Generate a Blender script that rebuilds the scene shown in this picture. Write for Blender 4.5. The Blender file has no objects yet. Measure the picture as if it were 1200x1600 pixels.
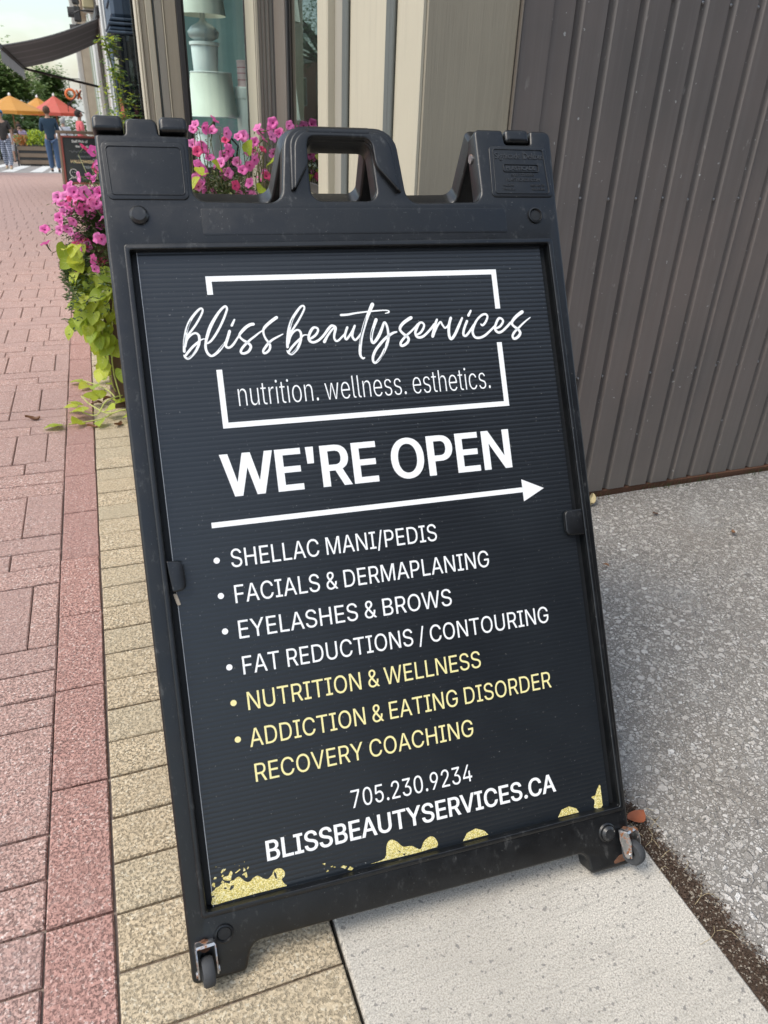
import bpy, bmesh, math, random
from mathutils import Vector, Matrix, noise as mn

# ------------------------------------------------------------------ camera, sky, sun, exposure
S = bpy.context.scene
C = S.collection
H = 1.035                                   # camera height above the pavement
cd = bpy.data.cameras.new('camera'); cam = bpy.data.objects.new('camera', cd); C.objects.link(cam)
cam.matrix_world = Matrix(((0.93802924, 0.1359007, -0.31879797, 0),
                           (-0.34464627, 0.46226049, -0.81702765, 0),
                           (0.03633308, 0.87626836, 0.48045153, H), (0, 0, 0, 1)))
cd.sensor_width = 36; cd.sensor_fit = 'HORIZONTAL'; cd.lens = 36 * 1124 / 1200
cd.clip_start = .02; cd.clip_end = 2000
cd.dof.use_dof = True; cd.dof.focus_distance = 1.25; cd.dof.aperture_fstop = 14
S.camera = cam
SUN_EL, SUN_AZ = math.radians(56), math.radians(-95)    # azimuth from the street axis (+Y), towards the street side (-X)
world = bpy.data.worlds.new('World'); S.world = world; world.use_nodes = True
wn = world.node_tree.nodes; wl = world.node_tree.links; wn.clear()
sky = wn.new('ShaderNodeTexSky'); sky.sky_type = 'NISHITA'; sky.sun_disc = False
sky.sun_elevation = SUN_EL; sky.sun_rotation = SUN_AZ; sky.air_density = 1.2; sky.dust_density = 2.0
tcw = wn.new('ShaderNodeTexCoord'); mpw = wn.new('ShaderNodeMapping'); mpw.inputs['Scale'].default_value = (1, 1, 2.6)
nzw = wn.new('ShaderNodeTexNoise'); nzw.inputs['Scale'].default_value = 2.3; nzw.inputs['Detail'].default_value = 7; nzw.inputs['Roughness'].default_value = .55
rw = wn.new('ShaderNodeValToRGB'); rw.color_ramp.elements[0].position = .42; rw.color_ramp.elements[1].position = .68
mxw = wn.new('ShaderNodeMix'); mxw.data_type = 'RGBA'; mxw.inputs[7].default_value = (6.0, 6.45, 6.75, 1)
bgw = wn.new('ShaderNodeBackground'); bgw.inputs['Strength'].default_value = .15
ow = wn.new('ShaderNodeOutputWorld')
wl.new(tcw.outputs['Generated'], mpw.inputs[0]); wl.new(mpw.outputs[0], nzw.inputs['Vector']); wl.new(nzw.outputs[0], rw.inputs[0])
wl.new(rw.outputs[0], mxw.inputs[0]); wl.new(sky.outputs[0], mxw.inputs[6]); wl.new(mxw.outputs[2], bgw.inputs[0]); wl.new(bgw.outputs[0], ow.inputs[0])
sd = bpy.data.lights.new('sun', 'SUN'); sd.energy = 1.5; sd.angle = math.radians(28); sd.color = (1, .93, .82)
sun = bpy.data.objects.new('sun', sd); C.objects.link(sun)
sv = Vector((math.sin(SUN_AZ) * math.cos(SUN_EL), math.cos(SUN_AZ) * math.cos(SUN_EL), math.sin(SUN_EL)))
sun.rotation_euler = sv.to_track_quat('Z', 'Y').to_euler()
S.view_settings.view_transform = 'Standard'; S.view_settings.look = 'None'
S.view_settings.exposure = 0.72; S.view_settings.gamma = 1; S.view_settings.use_curve_mapping = False

R = random.Random(7)
def zg(y):                                   # the street falls away from the camera
    t = max(0., y - 6.); return -.042 * t * t / (t + 1.2) if t > 0 else 0.

# ------------------------------------------------------------------ helpers
def tag(o, label=None, cat=None, group=None, kind=None):
    if label: o['label'] = label
    if cat: o['category'] = cat
    if group: o['group'] = group
    if kind: o['kind'] = kind
    return o
def empty(name, loc, label, cat, group=None, kind=None):
    o = bpy.data.objects.new(name, None); C.objects.link(o); o.location = loc; o.empty_display_size = .1
    return tag(o, label, cat, group, kind)
def place(name, mesh, parent=None, loc=(0, 0, 0), rot=(0, 0, 0), sc=(1, 1, 1)):
    o = bpy.data.objects.new(name, mesh); C.objects.link(o); o.location = loc; o.rotation_euler = rot; o.scale = sc
    if parent: o.parent = parent
    return o
class MB:
    def __init__(s): s.v = []; s.f = []; s.m = []; s.mi = 0
    def add(s, vs, fs):
        n = len(s.v); s.v += [tuple(v) for v in vs]; s.f += [tuple(i + n for i in f) for f in fs]; s.m += [s.mi] * len(fs); return s
    def box(s, x0, x1, y0, y1, z0, z1, M=None):
        vs = [Vector((x, y, z)) for x in (x0, x1) for y in (y0, y1) for z in (z0, z1)]
        if M: vs = [M @ v for v in vs]
        return s.add(vs, [(0, 1, 3, 2), (4, 6, 7, 5), (0, 4, 5, 1), (2, 3, 7, 6), (0, 2, 6, 4), (1, 5, 7, 3)])
    def bbox(s, x0, x1, y0, y1, z0, z1, b=.003, M=None):          # a box with chamfered edges
        vs = []
        X, Y, Z = (x0, x1), (y0, y1), (z0, z1)
        idx = {}
        for i in (0, 1):
            for j in (0, 1):
                for k in (0, 1):
                    px, py, pz = X[i], Y[j], Z[k]; sx, sy, sz = 1 - 2 * i, 1 - 2 * j, 1 - 2 * k
                    for a, p in enumerate(((px, py + sy * b, pz + sz * b), (px + sx * b, py, pz + sz * b), (px + sx * b, py + sy * b, pz))):
                        idx[i, j, k, a] = len(vs); vs.append(M @ Vector(p) if M else Vector(p))
        f = []
        for i in (0, 1): q = [idx[i, j, k, 0] for j, k in ((0, 0), (1, 0), (1, 1), (0, 1))]; f.append(q if i else q[::-1])
        for j in (0, 1): q = [idx[i, j, k, 1] for i, k in ((0, 0), (1, 0), (1, 1), (0, 1))]; f.append(q[::-1] if j else q)
        for k in (0, 1): q = [idx[i, j, k, 2] for i, j in ((0, 0), (1, 0), (1, 1), (0, 1))]; f.append(q if k else q[::-1])
        for i in (0, 1):
            for j in (0, 1):
                q = [idx[i, j, 0, 0], idx[i, j, 0, 1], idx[i, j, 1, 1], idx[i, j, 1, 0]]; f.append(q if (i ^ j) == 0 else q[::-1])
            for k in (0, 1):
                q = [idx[i, 0, k, 0], idx[i, 0, k, 2], idx[i, 1, k, 2], idx[i, 1, k, 0]]; f.append(q[::-1] if (i ^ k) == 0 else q)
        for j in (0, 1):
            for k in (0, 1):
                q = [idx[0, j, k, 1], idx[0, j, k, 2], idx[1, j, k, 2], idx[1, j, k, 1]]; f.append(q if (j ^ k) == 0 else q[::-1])
        for i in (0, 1):
            for j in (0, 1):
                for k in (0, 1):
                    q = [idx[i, j, k, a] for a in (0, 1, 2)]; f.append(q[::-1] if (i + j + k) % 2 == 0 else q)
        return s.add(vs, f)
    def tube(s, pts, rad, n=8, cap=True):
        pts = [Vector(p) for p in pts]
        if not hasattr(rad, '__len__'): rad = [rad] * len(pts)
        vs = []; f = []; ref = None
        for i, p in enumerate(pts):
            d = (pts[min(i + 1, len(pts) - 1)] - pts[max(i - 1, 0)]).normalized()
            if ref is None: ref = d.orthogonal().normalized()
            ref = (ref - d * ref.dot(d)); ref = ref.normalized() if ref.length > 1e-6 else d.orthogonal().normalized()
            q = d.cross(ref)
            for k in range(n):
                a = 2 * math.pi * k / n; vs.append(p + (ref * math.cos(a) + q * math.sin(a)) * rad[i])
        for i in range(len(pts) - 1):
            for k in range(n):
                a = i * n + k; b = i * n + (k + 1) % n; f.append((a, b, b + n, a + n))
        if cap: f.append(tuple(range(n))[::-1]); f.append(tuple(range((len(pts) - 1) * n, len(pts) * n)))
        return s.add(vs, f)
    def lathe(s, prof, n=16, M=None):                              # profile (r, z) about Z
        vs = []; f = []
        for r, z in prof:
            for k in range(n):
                a = 2 * math.pi * k / n; p = Vector((r * math.cos(a), r * math.sin(a), z)); vs.append(M @ p if M else p)
        for i in range(len(prof) - 1):
            for k in range(n):
                a = i * n + k; b = i * n + (k + 1) % n; f.append((a, b, b + n, a + n))
        return s.add(vs, f)
    def ball(s, c, r, n=8, sq=(1, 1, 1)):
        c = Vector(c); prof = [(max(1e-4, math.sin(math.pi * i / n)) * r, -math.cos(math.pi * i / n) * r) for i in range(n + 1)]
        return s.lathe(prof, n + 4, Matrix.Translation(c) @ Matrix.Diagonal((*sq, 1)))
    def mesh(s, name, mats, smooth=False, off=(0, 0, 0)):
        me = bpy.data.meshes.new(name); o = Vector(off)
        me.from_pydata([Vector(v) - o for v in s.v], [], s.f)
        for m in (mats if isinstance(mats, (list, tuple)) else [mats]): me.materials.append(m)
        if any(s.m): me.polygons.foreach_set('material_index', s.m)
        if smooth: me.polygons.foreach_set('use_smooth', [True] * len(s.f))
        me.update(); return me
    def build(s, name, mats, parent=None, smooth=False):           # verts are given in the world; the parent's place is taken off
        off = Vector((0, 0, 0)); q = parent
        while q: off += Vector(q.location); q = q.parent
        if parent is None and s.v:
            vs = s.v; lo = [min(v[i] for v in vs) for i in range(3)]; hi = [max(v[i] for v in vs) for i in range(3)]
            off = Vector(((lo[0] + hi[0]) / 2, (lo[1] + hi[1]) / 2, lo[2])); o = place(name, s.mesh(name, mats, smooth, off), None, off); return o
        return place(name, s.mesh(name, mats, smooth, off), parent)
def autosmooth(o, ang=35):
    me = o.data; bm = bmesh.new(); bm.from_mesh(me); bmesh.ops.recalc_face_normals(bm, faces=bm.faces)
    for f in bm.faces: f.smooth = True
    for e in bm.edges:
        if len(e.link_faces) == 2 and e.calc_face_angle(0) > math.radians(ang): e.smooth = False
    bm.to_mesh(me); bm.free(); return o
def fixn(o):
    bm = bmesh.new(); bm.from_mesh(o.data); bmesh.ops.recalc_face_normals(bm, faces=bm.faces); bm.to_mesh(o.data); bm.free(); return o

# ------------------------------------------------------------------ materials
class NT:
    def __init__(s, name):
        s.m = bpy.data.materials.new(name); s.m.use_nodes = True; s.n = s.m.node_tree.nodes; s.l = s.m.node_tree.links
        s.b = s.n['Principled BSDF']; s.out = s.n['Material Output']
    def new(s, t, **k):
        x = s.n.new(t)
        for a, b in k.items(): setattr(x, a, b)
        return x
    def lk(s, a, b): s.l.new(a, b)
    def obj(s, scale=(1, 1, 1), rot=(0, 0, 0), world=False):
        m = s.new('ShaderNodeMapping'); m.inputs['Scale'].default_value = scale; m.inputs['Rotation'].default_value = rot
        if world: g = s.new('ShaderNodeNewGeometry'); s.lk(g.outputs['Position'], m.inputs[0])
        else: g = s.new('ShaderNodeTexCoord'); s.lk(g.outputs['Object'], m.inputs[0])
        return m.outputs[0]
    def noise(s, vec, scale, detail=4, rough=.55, out=0):
        x = s.new('ShaderNodeTexNoise'); x.inputs['Scale'].default_value = scale; x.inputs['Detail'].default_value = detail; x.inputs['Roughness'].default_value = rough
        s.lk(vec, x.inputs['Vector']); return x.outputs[out]
    def vor(s, vec, scale, feat='F1', out='Distance', rnd=1):
        x = s.new('ShaderNodeTexVoronoi'); x.feature = feat; x.inputs['Scale'].default_value = scale; x.inputs['Randomness'].default_value = rnd
        s.lk(vec, x.inputs['Vector']); return x.outputs[out]
    def ramp(s, fac, stops, interp='LINEAR'):
        r = s.new('ShaderNodeValToRGB'); e = r.color_ramp.elements; r.color_ramp.interpolation = interp
        while len(e) < len(stops): e.new(.5)
        for i, (p, c) in enumerate(stops):
            e[i].position = p; e[i].color = (*c, 1) if hasattr(c, '__len__') else (c, c, c, 1)
        s.lk(fac, r.inputs[0]); return r.outputs[0]
    def mix(s, fac, a, b, mode='MIX'):
        x = s.new('ShaderNodeMix', data_type='RGBA', blend_type=mode)
        for v, i in ((fac, 0), (a, 6), (b, 7)):
            if hasattr(v, 'links') or hasattr(v, 'is_linked'): s.lk(v, x.inputs[i])
            elif i == 0: x.inputs[0].default_value = v
            else: x.inputs[i].default_value = (*v, 1)
        return x.outputs[2]
    def math(s, op, a, b=0.):
        x = s.new('ShaderNodeMath', operation=op)
        for v, i in ((a, 0), (b, 1)):
            if hasattr(v, 'is_linked'): s.lk(v, x.inputs[i])
            else: x.inputs[i].default_value = v
        return x.outputs[0]
    def col(s, c):
        if hasattr(c, 'is_linked'): s.lk(c, s.b.inputs['Base Color'])
        else: s.b.inputs['Base Color'].default_value = (*c, 1)
    def rough(s, r):
        if hasattr(r, 'is_linked'): s.lk(r, s.b.inputs['Roughness'])
        else: s.b.inputs['Roughness'].default_value = r
    def bump(s, h, dist=.001, st=1., prev=None):
        x = s.new('ShaderNodeBump'); x.inputs['Distance'].default_value = dist; x.inputs['Strength'].default_value = st; s.lk(h, x.inputs['Height'])
        if prev: s.lk(prev, x.inputs['Normal'])
        s.lk(x.outputs[0], s.b.inputs['Normal']); return x.outputs[0]
    def rnd(s):
        return s.new('ShaderNodeObjectInfo').outputs['Random']
def simple(name, col, rough=.6, var=.12, scale=30, bump=.0005, metal=0., world=False, spec=None, rndvar=0.):
    t = NT(name); v = t.obj(world=world); n = t.noise(v, scale, 5, .6)
    c = t.mix(n, tuple(x * (1 - var) for x in col), tuple(min(1, x * (1 + var)) for x in col))
    if rndvar: c = t.mix(t.math('MULTIPLY', t.rnd(), rndvar), c, tuple(x * .45 for x in col))
    t.col(c); t.rough(t.ramp(n, [(0, max(0, rough - .06)), (1, min(1, rough + .08))]))
    t.b.inputs['Metallic'].default_value = metal
    if spec is not None: t.b.inputs['Specular IOR Level'].default_value = spec
    if bump: t.bump(n, bump)
    return t.m

def paver_mat(name, base, light, dark, world=False):
    t = NT(name); v = t.obj(world=True)
    g = t.vor(v, 300, out='Color'); gv = t.new('ShaderNodeSeparateColor'); t.lk(g, gv.inputs[0])
    d = t.vor(v, 300, out='Distance'); big = t.noise(v, 9, 4, .6); fine = t.noise(v, 200, 3, .65); mid = t.noise(v, 55, 4, .65)
    c = t.ramp(gv.outputs[0], [(0, dark), (.22, tuple(x * .85 for x in base)), (.6, base), (.86, tuple(x * 1.18 for x in base)), (1, light)])
    pit = t.ramp(fine, [(.38, 0.), (.50, 1.)])
    c = t.mix(t.math('MULTIPLY', t.math('SUBTRACT', 1., pit), .85), c, tuple(x * .22 for x in base))
    c = t.mix(t.ramp(big, [(.3, .55), (.7, 0.)]), c, tuple(x * .72 for x in base))
    c = t.mix(t.ramp(mid, [(.55, 0.), (.85, .5)]), c, light)
    c = t.mix(t.math('MULTIPLY', t.rnd(), .5), c, (base[0] * .68, base[1] * .74, base[2] * .78)); c = t.mix(t.ramp(t.noise(v, 21, 5, .7), [(.60, 0.), (.72, .4)]), c, tuple(x * .5 for x in base))
    t.col(c); t.rough(.85)
    h = t.math('ADD', t.math('MULTIPLY', t.math('SUBTRACT', 1., d), .5), t.math('MULTIPLY', pit, .9)); t.bump(h, .0016, .8); return t.m
M_red = paver_mat('red_paver', (.51, .32, .27), (.78, .68, .62), (.14, .085, .075))
M_border = paver_mat('border_paver', (.48, .265, .22), (.72, .58, .52), (.14, .07, .06))
M_yel = paver_mat('yellow_paver', (.58, .46, .305), (.74, .67, .52), (.22, .17, .10))
M_joint = simple('joint_sand', (.24, .19, .16), .95, .35, 160, .001, world=True)
def concrete_mat():
    t = NT('concrete'); v = t.obj(world=True)
    big = t.noise(v, 3.2, 5, .6); fine = t.noise(v, 420, 4, .7); sp = t.noise(v, 120, 2, .5); vs = t.vor(v, 75)
    br = t.noise(t.obj((6, 160, 6), (0, 0, .12), world=True), 1, 4, .6)
    c = t.mix(t.ramp(fine, [(.36, 0.), (.64, 1.)]), (.29, .268, .23), (.70, .655, .575))
    c = t.mix(t.ramp(big, [(.35, .45), (.6, 0.)]), c, (.36, .33, .28)); c = t.mix(t.ramp(t.noise(v, 17, 5, .7), [(.56, 0.), (.72, .35)]), c, (.27, .25, .22))
    c = t.mix(t.ramp(t.noise(v, 230, 3, .6), [(.57, 0.), (.66, .8)]), c, (.25, .235, .21))
    c = t.mix(t.ramp(t.noise(v, 115, 1, .5), [(.665, 0.), (.70, .8)]), c, (.20, .19, .175))
    c = t.mix(t.ramp(br, [(.52, 0.), (.7, .38)]), c, (.30, .28, .245))
    t.col(c); t.rough(.9); t.bump(t.math('ADD', fine, t.math('MULTIPLY', br, .8)), .0009, .7); return t.m
M_conc = concrete_mat()
def asphalt_mat():
    t = NT('asphalt'); w = t.obj(world=True); wob = t.noise(w, 60, 2, .5, out=1)
    v = t.new('ShaderNodeVectorMath', operation='MULTIPLY_ADD'); t.lk(wob, v.inputs[0]); v.inputs[1].default_value = (.006, .006, .006); t.lk(w, v.inputs[2]); v = v.outputs[0]
    cols = []; hs = []
    for sc, thr in ((62, .45), (120, .3), (240, .25)):
        a = t.vor(v, sc, out='Color'); sep = t.new('ShaderNodeSeparateColor'); t.lk(a, sep.inputs[0])
        e = t.vor(v, sc, 'DISTANCE_TO_EDGE'); keep = t.ramp(sep.outputs[1], [(thr, 0.), (thr + .02, 1.)]); m = t.math('MULTIPLY', t.ramp(e, [(.13, 0.), (.19, 1.)]), keep)
        cc = t.ramp(sep.outputs[0], [(0, (.24, .22, .20)), (.35, (.46, .43, .39)), (.7, (.60, .565, .52)), (.93, (.62, .59, .55)), (1, (.76, .74, .70))]); cols.append((cc, m)); hs.append(m)
    fine = t.noise(w, 600, 3, .7); c = t.mix(fine, (.09, .082, .072), (.37, .345, .31))
    for (cc, m) in reversed(cols): c = t.mix(m, c, cc)
    st = t.noise(w, 2.4, 5, .6); c = t.mix(t.ramp(st, [(.45, 0.), (.7, .25)]), c, (.20, .165, .13))
    st2 = t.noise(w, 4.5, 4, .6); c = t.mix(t.ramp(st2, [(.55, 0.), (.72, .3)]), c, (.40, .40, .39))
    t.col(c); t.rough(.88)
    h = t.math('ADD', t.math('MULTIPLY', hs[0], 1.3), t.math('ADD', t.math('MULTIPLY', hs[1], .8), t.math('MULTIPLY', hs[2], .4)))
    t.bump(t.math('ADD', h, t.math('MULTIPLY', fine, .4)), .0035, .9); return t.m
M_asph = asphalt_mat()
M_dirt = simple('dirt', (.085, .058, .04), .95, .7, 300, .004, world=True)
def plastic_mat(name='black_plastic', base=(.0032, .0038, .0045), dusty=1.):
    t = NT(name); v = t.obj(world=True); n = t.noise(v, 25, 6, .65); st = t.noise(t.obj((90, 90, 9), world=True), 1, 4, .7); f = t.noise(v, 900, 2, .6); sc = t.noise(v, 130, 3, .6)
    c = t.mix(t.ramp(n, [(.45, 0.), (.8, .35 * dusty)]), base, (.018, .019, .020))
    c = t.mix(t.math('MULTIPLY', t.ramp(st, [(.58, 0.), (.74, .5 * dusty)]), t.ramp(n, [(.42, 0.), (.6, 1.)])), c, (.12, .12, .115))
    c = t.mix(t.ramp(sc, [(.68, 0.), (.74, .3 * dusty)]), c, (.13, .13, .125)); c = t.mix(t.ramp(t.noise(v, 340, 2, .5), [(.735, 0.), (.77, .5 * dusty)]), c, (.28, .27, .25))
    t.col(c); t.b.inputs['IOR'].default_value = 1.55; t.rough(t.ramp(n, [(.3, .28), (.7, .42)])); t.bump(t.math('ADD', t.math('MULTIPLY', f, .5), sc), .0003, .5); return t.m
M_plas = plastic_mat()
M_plas_in = simple('shadowed_plastic', (.008, .009, .010), .6, .2, 40, .0003)
def panel_mat():
    t = NT('printed_panel'); v = t.obj(world=True); n = t.noise(v, 6, 5, .6); d = t.noise(v, 330, 2, .5)
    c = t.mix(n, (.007, .0095, .013), (.011, .015, .019)); c = t.mix(t.ramp(d, [(.72, 0.), (.76, .6)]), c, (.3, .3, .28))
    t.col(c); t.b.inputs['IOR'].default_value = 1.62; t.rough(t.ramp(n, [(.3, .30), (.7, .38)])); t.bump(t.noise(v, 200, 3, .5), .0001, .4); return t.m
M_panel = panel_mat()
def ink(name, col, glit=False):
    t = NT(name); v = t.obj(world=True)
    if glit:
        n = t.vor(v, 900, out='Color'); s_ = t.new('ShaderNodeSeparateColor'); t.lk(n, s_.inputs[0])
        t.col(t.ramp(s_.outputs[0], [(0, tuple(x * .45 for x in col)), (.5, col), (1, (.93, .87, .55))])); t.rough(.45)
    else:
        n = t.noise(v, 300, 3, .5); t.col(t.mix(n, tuple(x * .96 for x in col), col)); t.rough(.4)
    return t.m
M_white = ink('white_ink', (.93, .94, .93)); M_yink = ink('pale_yellow_ink', (.90, .81, .38)); M_gold = ink('gold_glitter_ink', (.78, .64, .18), True)
def steel_mat():
    t = NT('rusty_steel'); v = t.obj(world=True); n = t.noise(v, 110, 4, .6)
    t.col(t.mix(t.ramp(n, [(.5, 0.), (.6, 1.)]), (.50, .50, .50), (.22, .09, .035))); t.lk(t.ramp(n, [(.5, .95), (.6, 0.)]), t.b.inputs['Metallic']); t.rough(t.ramp(n, [(.5, .3), (.6, .85)])); t.bump(n, .0006); return t.m
M_steel = steel_mat()
M_rust = simple('rust', (.12, .055, .03), .9, .6, 200, .001)
M_rubber = simple('grey_rubber', (.045, .047, .05), .75, .3, 120, .0004)
def paint_mat(name, col, peel=.5, crack=(.16, .14, .11), world=True, grain=1.):
    t = NT(name); v = t.obj(world=True); g = t.noise(t.obj((34, 34, 2.2), world=True), 1, 6, .62); g2 = t.noise(t.obj((120, 120, 5), world=True), 1, 5, .7); n = t.noise(v, 1.6, 5, .6)
    c = t.mix(n, tuple(x * .84 for x in col), tuple(min(.9, x * 1.1) for x in col))
    c = t.mix(t.ramp(g, [(.5, 0.), (.72, .35 * grain)]), c, tuple(x * .62 for x in col))
    c = t.mix(t.ramp(g2, [(.69, 0.), (.74, peel)]), c, crack)
    c = t.mix(t.ramp(t.noise(v, 38, 3, .6), [(.74, 0.), (.78, peel * .6)]), c, tuple(min(.9, x * 1.5) for x in col))
    t.col(c); t.rough(.62); t.bump(t.math('ADD', g, g2), .0014, .6); return t.m
M_cream = paint_mat('cream_paint', (.50, .455, .345)); M_tan = paint_mat('shaded_tan_paint', (.36, .315, .235), .12, grain=.8)  # tan: cream darkened, shade of the camera-facing boards put into the colour
M_taupe = paint_mat('shaded_taupe_paint', (.33, .305, .25), .15); M_trimg = paint_mat('green_grey_trim', (.115, .125, .115), .2)  # taupe: shade of the posts and the recessed board put into the colour
M_brown = paint_mat('brown_paint', (.17, .145, .12), .1); M_sash = simple('dark_sash', (.035, .033, .032), .5, .2, 30)
def siding_mat():
    t = NT('brown_siding'); v = t.obj(world=True); n = t.noise(v, 2.2, 5, .6); st = t.noise(t.obj((70, 70, 1.5), world=True), 1, 5, .65); sp = t.noise(v, 70, 2, .5)
    c = t.mix(t.ramp(n, [(.3, 0.), (.7, 1.)]), (.150, .136, .127), (.205, .170, .152))
    c = t.mix(t.ramp(st, [(.45, 0.), (.75, .35)]), c, (.24, .22, .208))
    c = t.mix(t.ramp(sp, [(.745, 0.), (.76, .8)]), c, (.5, .5, .48)); c = t.mix(t.math('MULTIPLY', t.ramp(t.noise(t.obj((30, 30, 14), (0, .7, 0), world=True), 1, 3, .7), [(.66, 0.), (.72, .5)]), t.ramp(t.noise(v, 2.6, 2, .5), [(.5, 0.), (.56, 1.)])), c, (.42, .40, .37))
    z = t.new('ShaderNodeSeparateXYZ'); t.lk(v, z.inputs[0]); low = t.math('MULTIPLY', t.ramp(z.outputs[2], [(.02, 1.), (.30, 0.)]), t.noise(v, 7, 4, .7))
    c = t.mix(t.math('MULTIPLY', low, .7), c, (.24, .215, .185))
    t.col(c); t.rough(t.ramp(n, [(.3, .40), (.7, .52)])); t.b.inputs['Metallic'].default_value = .15; t.bump(st, .0003, .5); return t.m
M_siding = siding_mat()
M_zinc = simple('zinc_screw', (.30, .29, .28), .45, .2, 200, 0, metal=.8)
def glass_mat(name, tint=(.9, .97, .95), ior=1.5):
    t = NT(name); fr = t.new('ShaderNodeFresnel'); fr.inputs['IOR'].default_value = ior; tr = t.new('ShaderNodeBsdfTransparent'); tr.inputs[0].default_value = (*tint, 1)
    gl = t.new('ShaderNodeBsdfGlossy'); gl.inputs['Roughness'].default_value = .01; mx = t.new('ShaderNodeMixShader')
    t.lk(fr.outputs[0], mx.inputs[0]); t.lk(tr.outputs[0], mx.inputs[1]); t.lk(gl.outputs[0], mx.inputs[2]); t.lk(mx.outputs[0], t.out.inputs[0]); return t.m
M_glass = glass_mat('shop_glass'); M_glass2 = glass_mat('side_glass', (.5, .55, .55), 3.0)
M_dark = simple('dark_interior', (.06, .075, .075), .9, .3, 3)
def leaf_mat(name, a, b, trans=.35, rough=.5):
    t = NT(name); v = t.obj(world=True); n = t.noise(v, 6, 3, .6); f = t.noise(v, 60, 3, .6)
    c = t.mix(t.ramp(t.math('ADD', t.math('MULTIPLY', t.rnd(), .45), t.math('MULTIPLY', n, .6)), [(.2, 0.), (.8, 1.)]), a, b); c = t.mix(t.math('MULTIPLY', f, .35), c, tuple(x * .6 for x in a))
    t.col(c); t.rough(rough); tl = t.new('ShaderNodeBsdfTranslucent'); t.lk(c, tl.inputs[0]); mx = t.new('ShaderNodeMixShader'); mx.inputs[0].default_value = trans
    t.lk(t.b.outputs[0], mx.inputs[1]); t.lk(tl.outputs[0], mx.inputs[2]); t.lk(mx.outputs[0], t.out.inputs[0]); return t.m
M_vine = leaf_mat('lime_leaf', (.30, .44, .035), (.66, .70, .07), .45)
M_pgreen = leaf_mat('petunia_leaf', (.045, .085, .025), (.13, .20, .05), .3)
M_stem = simple('stem', (.16, .17, .07), .7, .3, 50)
M_pink = leaf_mat('pink_petal', (.88, .13, .48), (.96, .32, .66), .35); M_throat = simple('petal_throat', (.50, .03, .22), .6, .2, 200)
M_crim = leaf_mat('crimson_petal', (.72, .04, .16), (.86, .10, .28), .3)
M_dryleaf = leaf_mat('dry_leaf', (.15, .065, .03), (.30, .15, .07), .15); M_orleaf = simple('rusty_orange_leaf', (.32, .095, .04), .7, .4, 60)
M_tree = leaf_mat('tree_leaf', (.07, .13, .05), (.16, .26, .09), .45); M_tree2 = leaf_mat('light_tree_leaf', (.12, .22, .07), (.28, .40, .14), .5)
M_bark = simple('bark', (.12, .09, .065), .9, .4, 20, .004)
M_wood = paint_mat('weathered_wood', (.24, .17, .115), .2, (.08, .06, .04)); M_dwood = simple('dark_wood', (.10, .055, .035), .6, .35, 25)
# ------------------------------------------------------------------ ground
def strip(name, x0f, x1f, ys, dz, mat, kind='structure', label=None, parent=None, nx=1):
    m = MB(); n = len(ys); vs = []
    for y in ys:
        for i in range(nx + 1):
            a = x0f(y) if callable(x0f) else x0f; b = x1f(y) if callable(x1f) else x1f
            vs.append((a + (b - a) * i / nx, y, zg(y) + dz))
    w = nx + 1
    m.add(vs, [(j * w + i, j * w + i + 1, (j + 1) * w + i + 1, (j + 1) * w + i) for j in range(n - 1) for i in range(nx)])
    o = m.build(name, mat, parent)
    if kind: o['kind'] = kind
    return o
YS = [-60, -20, -4, 0, 3] + [6 + .5 * i for i in range(12)] + [12 + 2 * i for i in range(30)] + [80, 120, 300, 1500]
strip('ground', -1200, 1200, YS, -.16, simple('soil', (.12, .11, .09), .95, .3, 2, 0, world=True))
M_road = simple('street_asphalt', (.13, .125, .12), .9, .25, 60, .002, world=True)
strip('road', -11, -3.3, [y for y in YS if y <= 120], -.12, M_road)
YW = [-4, 0, 3] + [6 + .5 * i for i in range(12)] + [12 + 1.4 * i for i in range(10)]
walk = strip('sidewalk', -3.15, .18, YW, -.0085, M_joint)
strip('kerb', -3.3, -3.15, YW, .0, simple('kerb_stone', (.42, .41, .39), .85, .2, 60, .001, world=True))
strip('far_sidewalk', -16, -11, [y for y in YS if y <= 120], .0, simple('far_paving', (.34, .31, .28), .9, .15, 8, 0, world=True))
strip('side_street', -3.3, 30, [25.2, 27, 29, 31, 33, 35, 38], -.004, simple('worn_asphalt', (.24, .225, .21), .9, .15, 8, 0, world=True))
strip('far_plaza', -3.3, 30, [38.1, 42, 50, 60, 78], .0, simple('plaza_paving', (.36, .30, .27), .9, .15, 8, 0, world=True))
M_line = simple('road_paint', (.55, .55, .53), .8, .1, 20, 0, world=True)
zc = empty('crosswalk', (-1, 31, zg(31)), None, None, kind='structure')
for i, x in enumerate((-4.2, -3.3, -2.5, -1.72, -1.2, -.45, .3, 1.1)):
    strip('painted_stripe', x, x + .36, [26, 28, 30, 32, 34, 36.5], .004, M_line, None, parent=zc)
# one paver of each size, chamfered; every visible one is an object sharing that mesh
def paver_mesh(name, lx, ly, mat, seed):
    r = random.Random(seed); m = MB(); b = .0025; hx, hy = lx / 2 - .0016, ly / 2 - .0021
    j = lambda: r.uniform(-.0009, .0009)
    top = [(sx * (hx - b) + j(), sy * (hy - b) + j(), j() * .5) for sx, sy in ((-1, -1), (1, -1), (1, 1), (-1, 1))]
    mid = [(sx * hx, sy * hy, -b) for sx, sy in ((-1, -1), (1, -1), (1, 1), (-1, 1))]
    bot = [(x, y, -.03) for x, y, z in mid]
    m.add(top + mid + bot, [(0, 1, 2, 3)] + [(k, 4 + k, 4 + (k + 1) % 4, (k + 1) % 4) for k in range(4)] + [(4 + k, 8 + k, 8 + (k + 1) % 4, 4 + (k + 1) % 4) for k in range(4)])
    return m
slots = []                                    # (cx, cy, lx, ly, kind)
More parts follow.
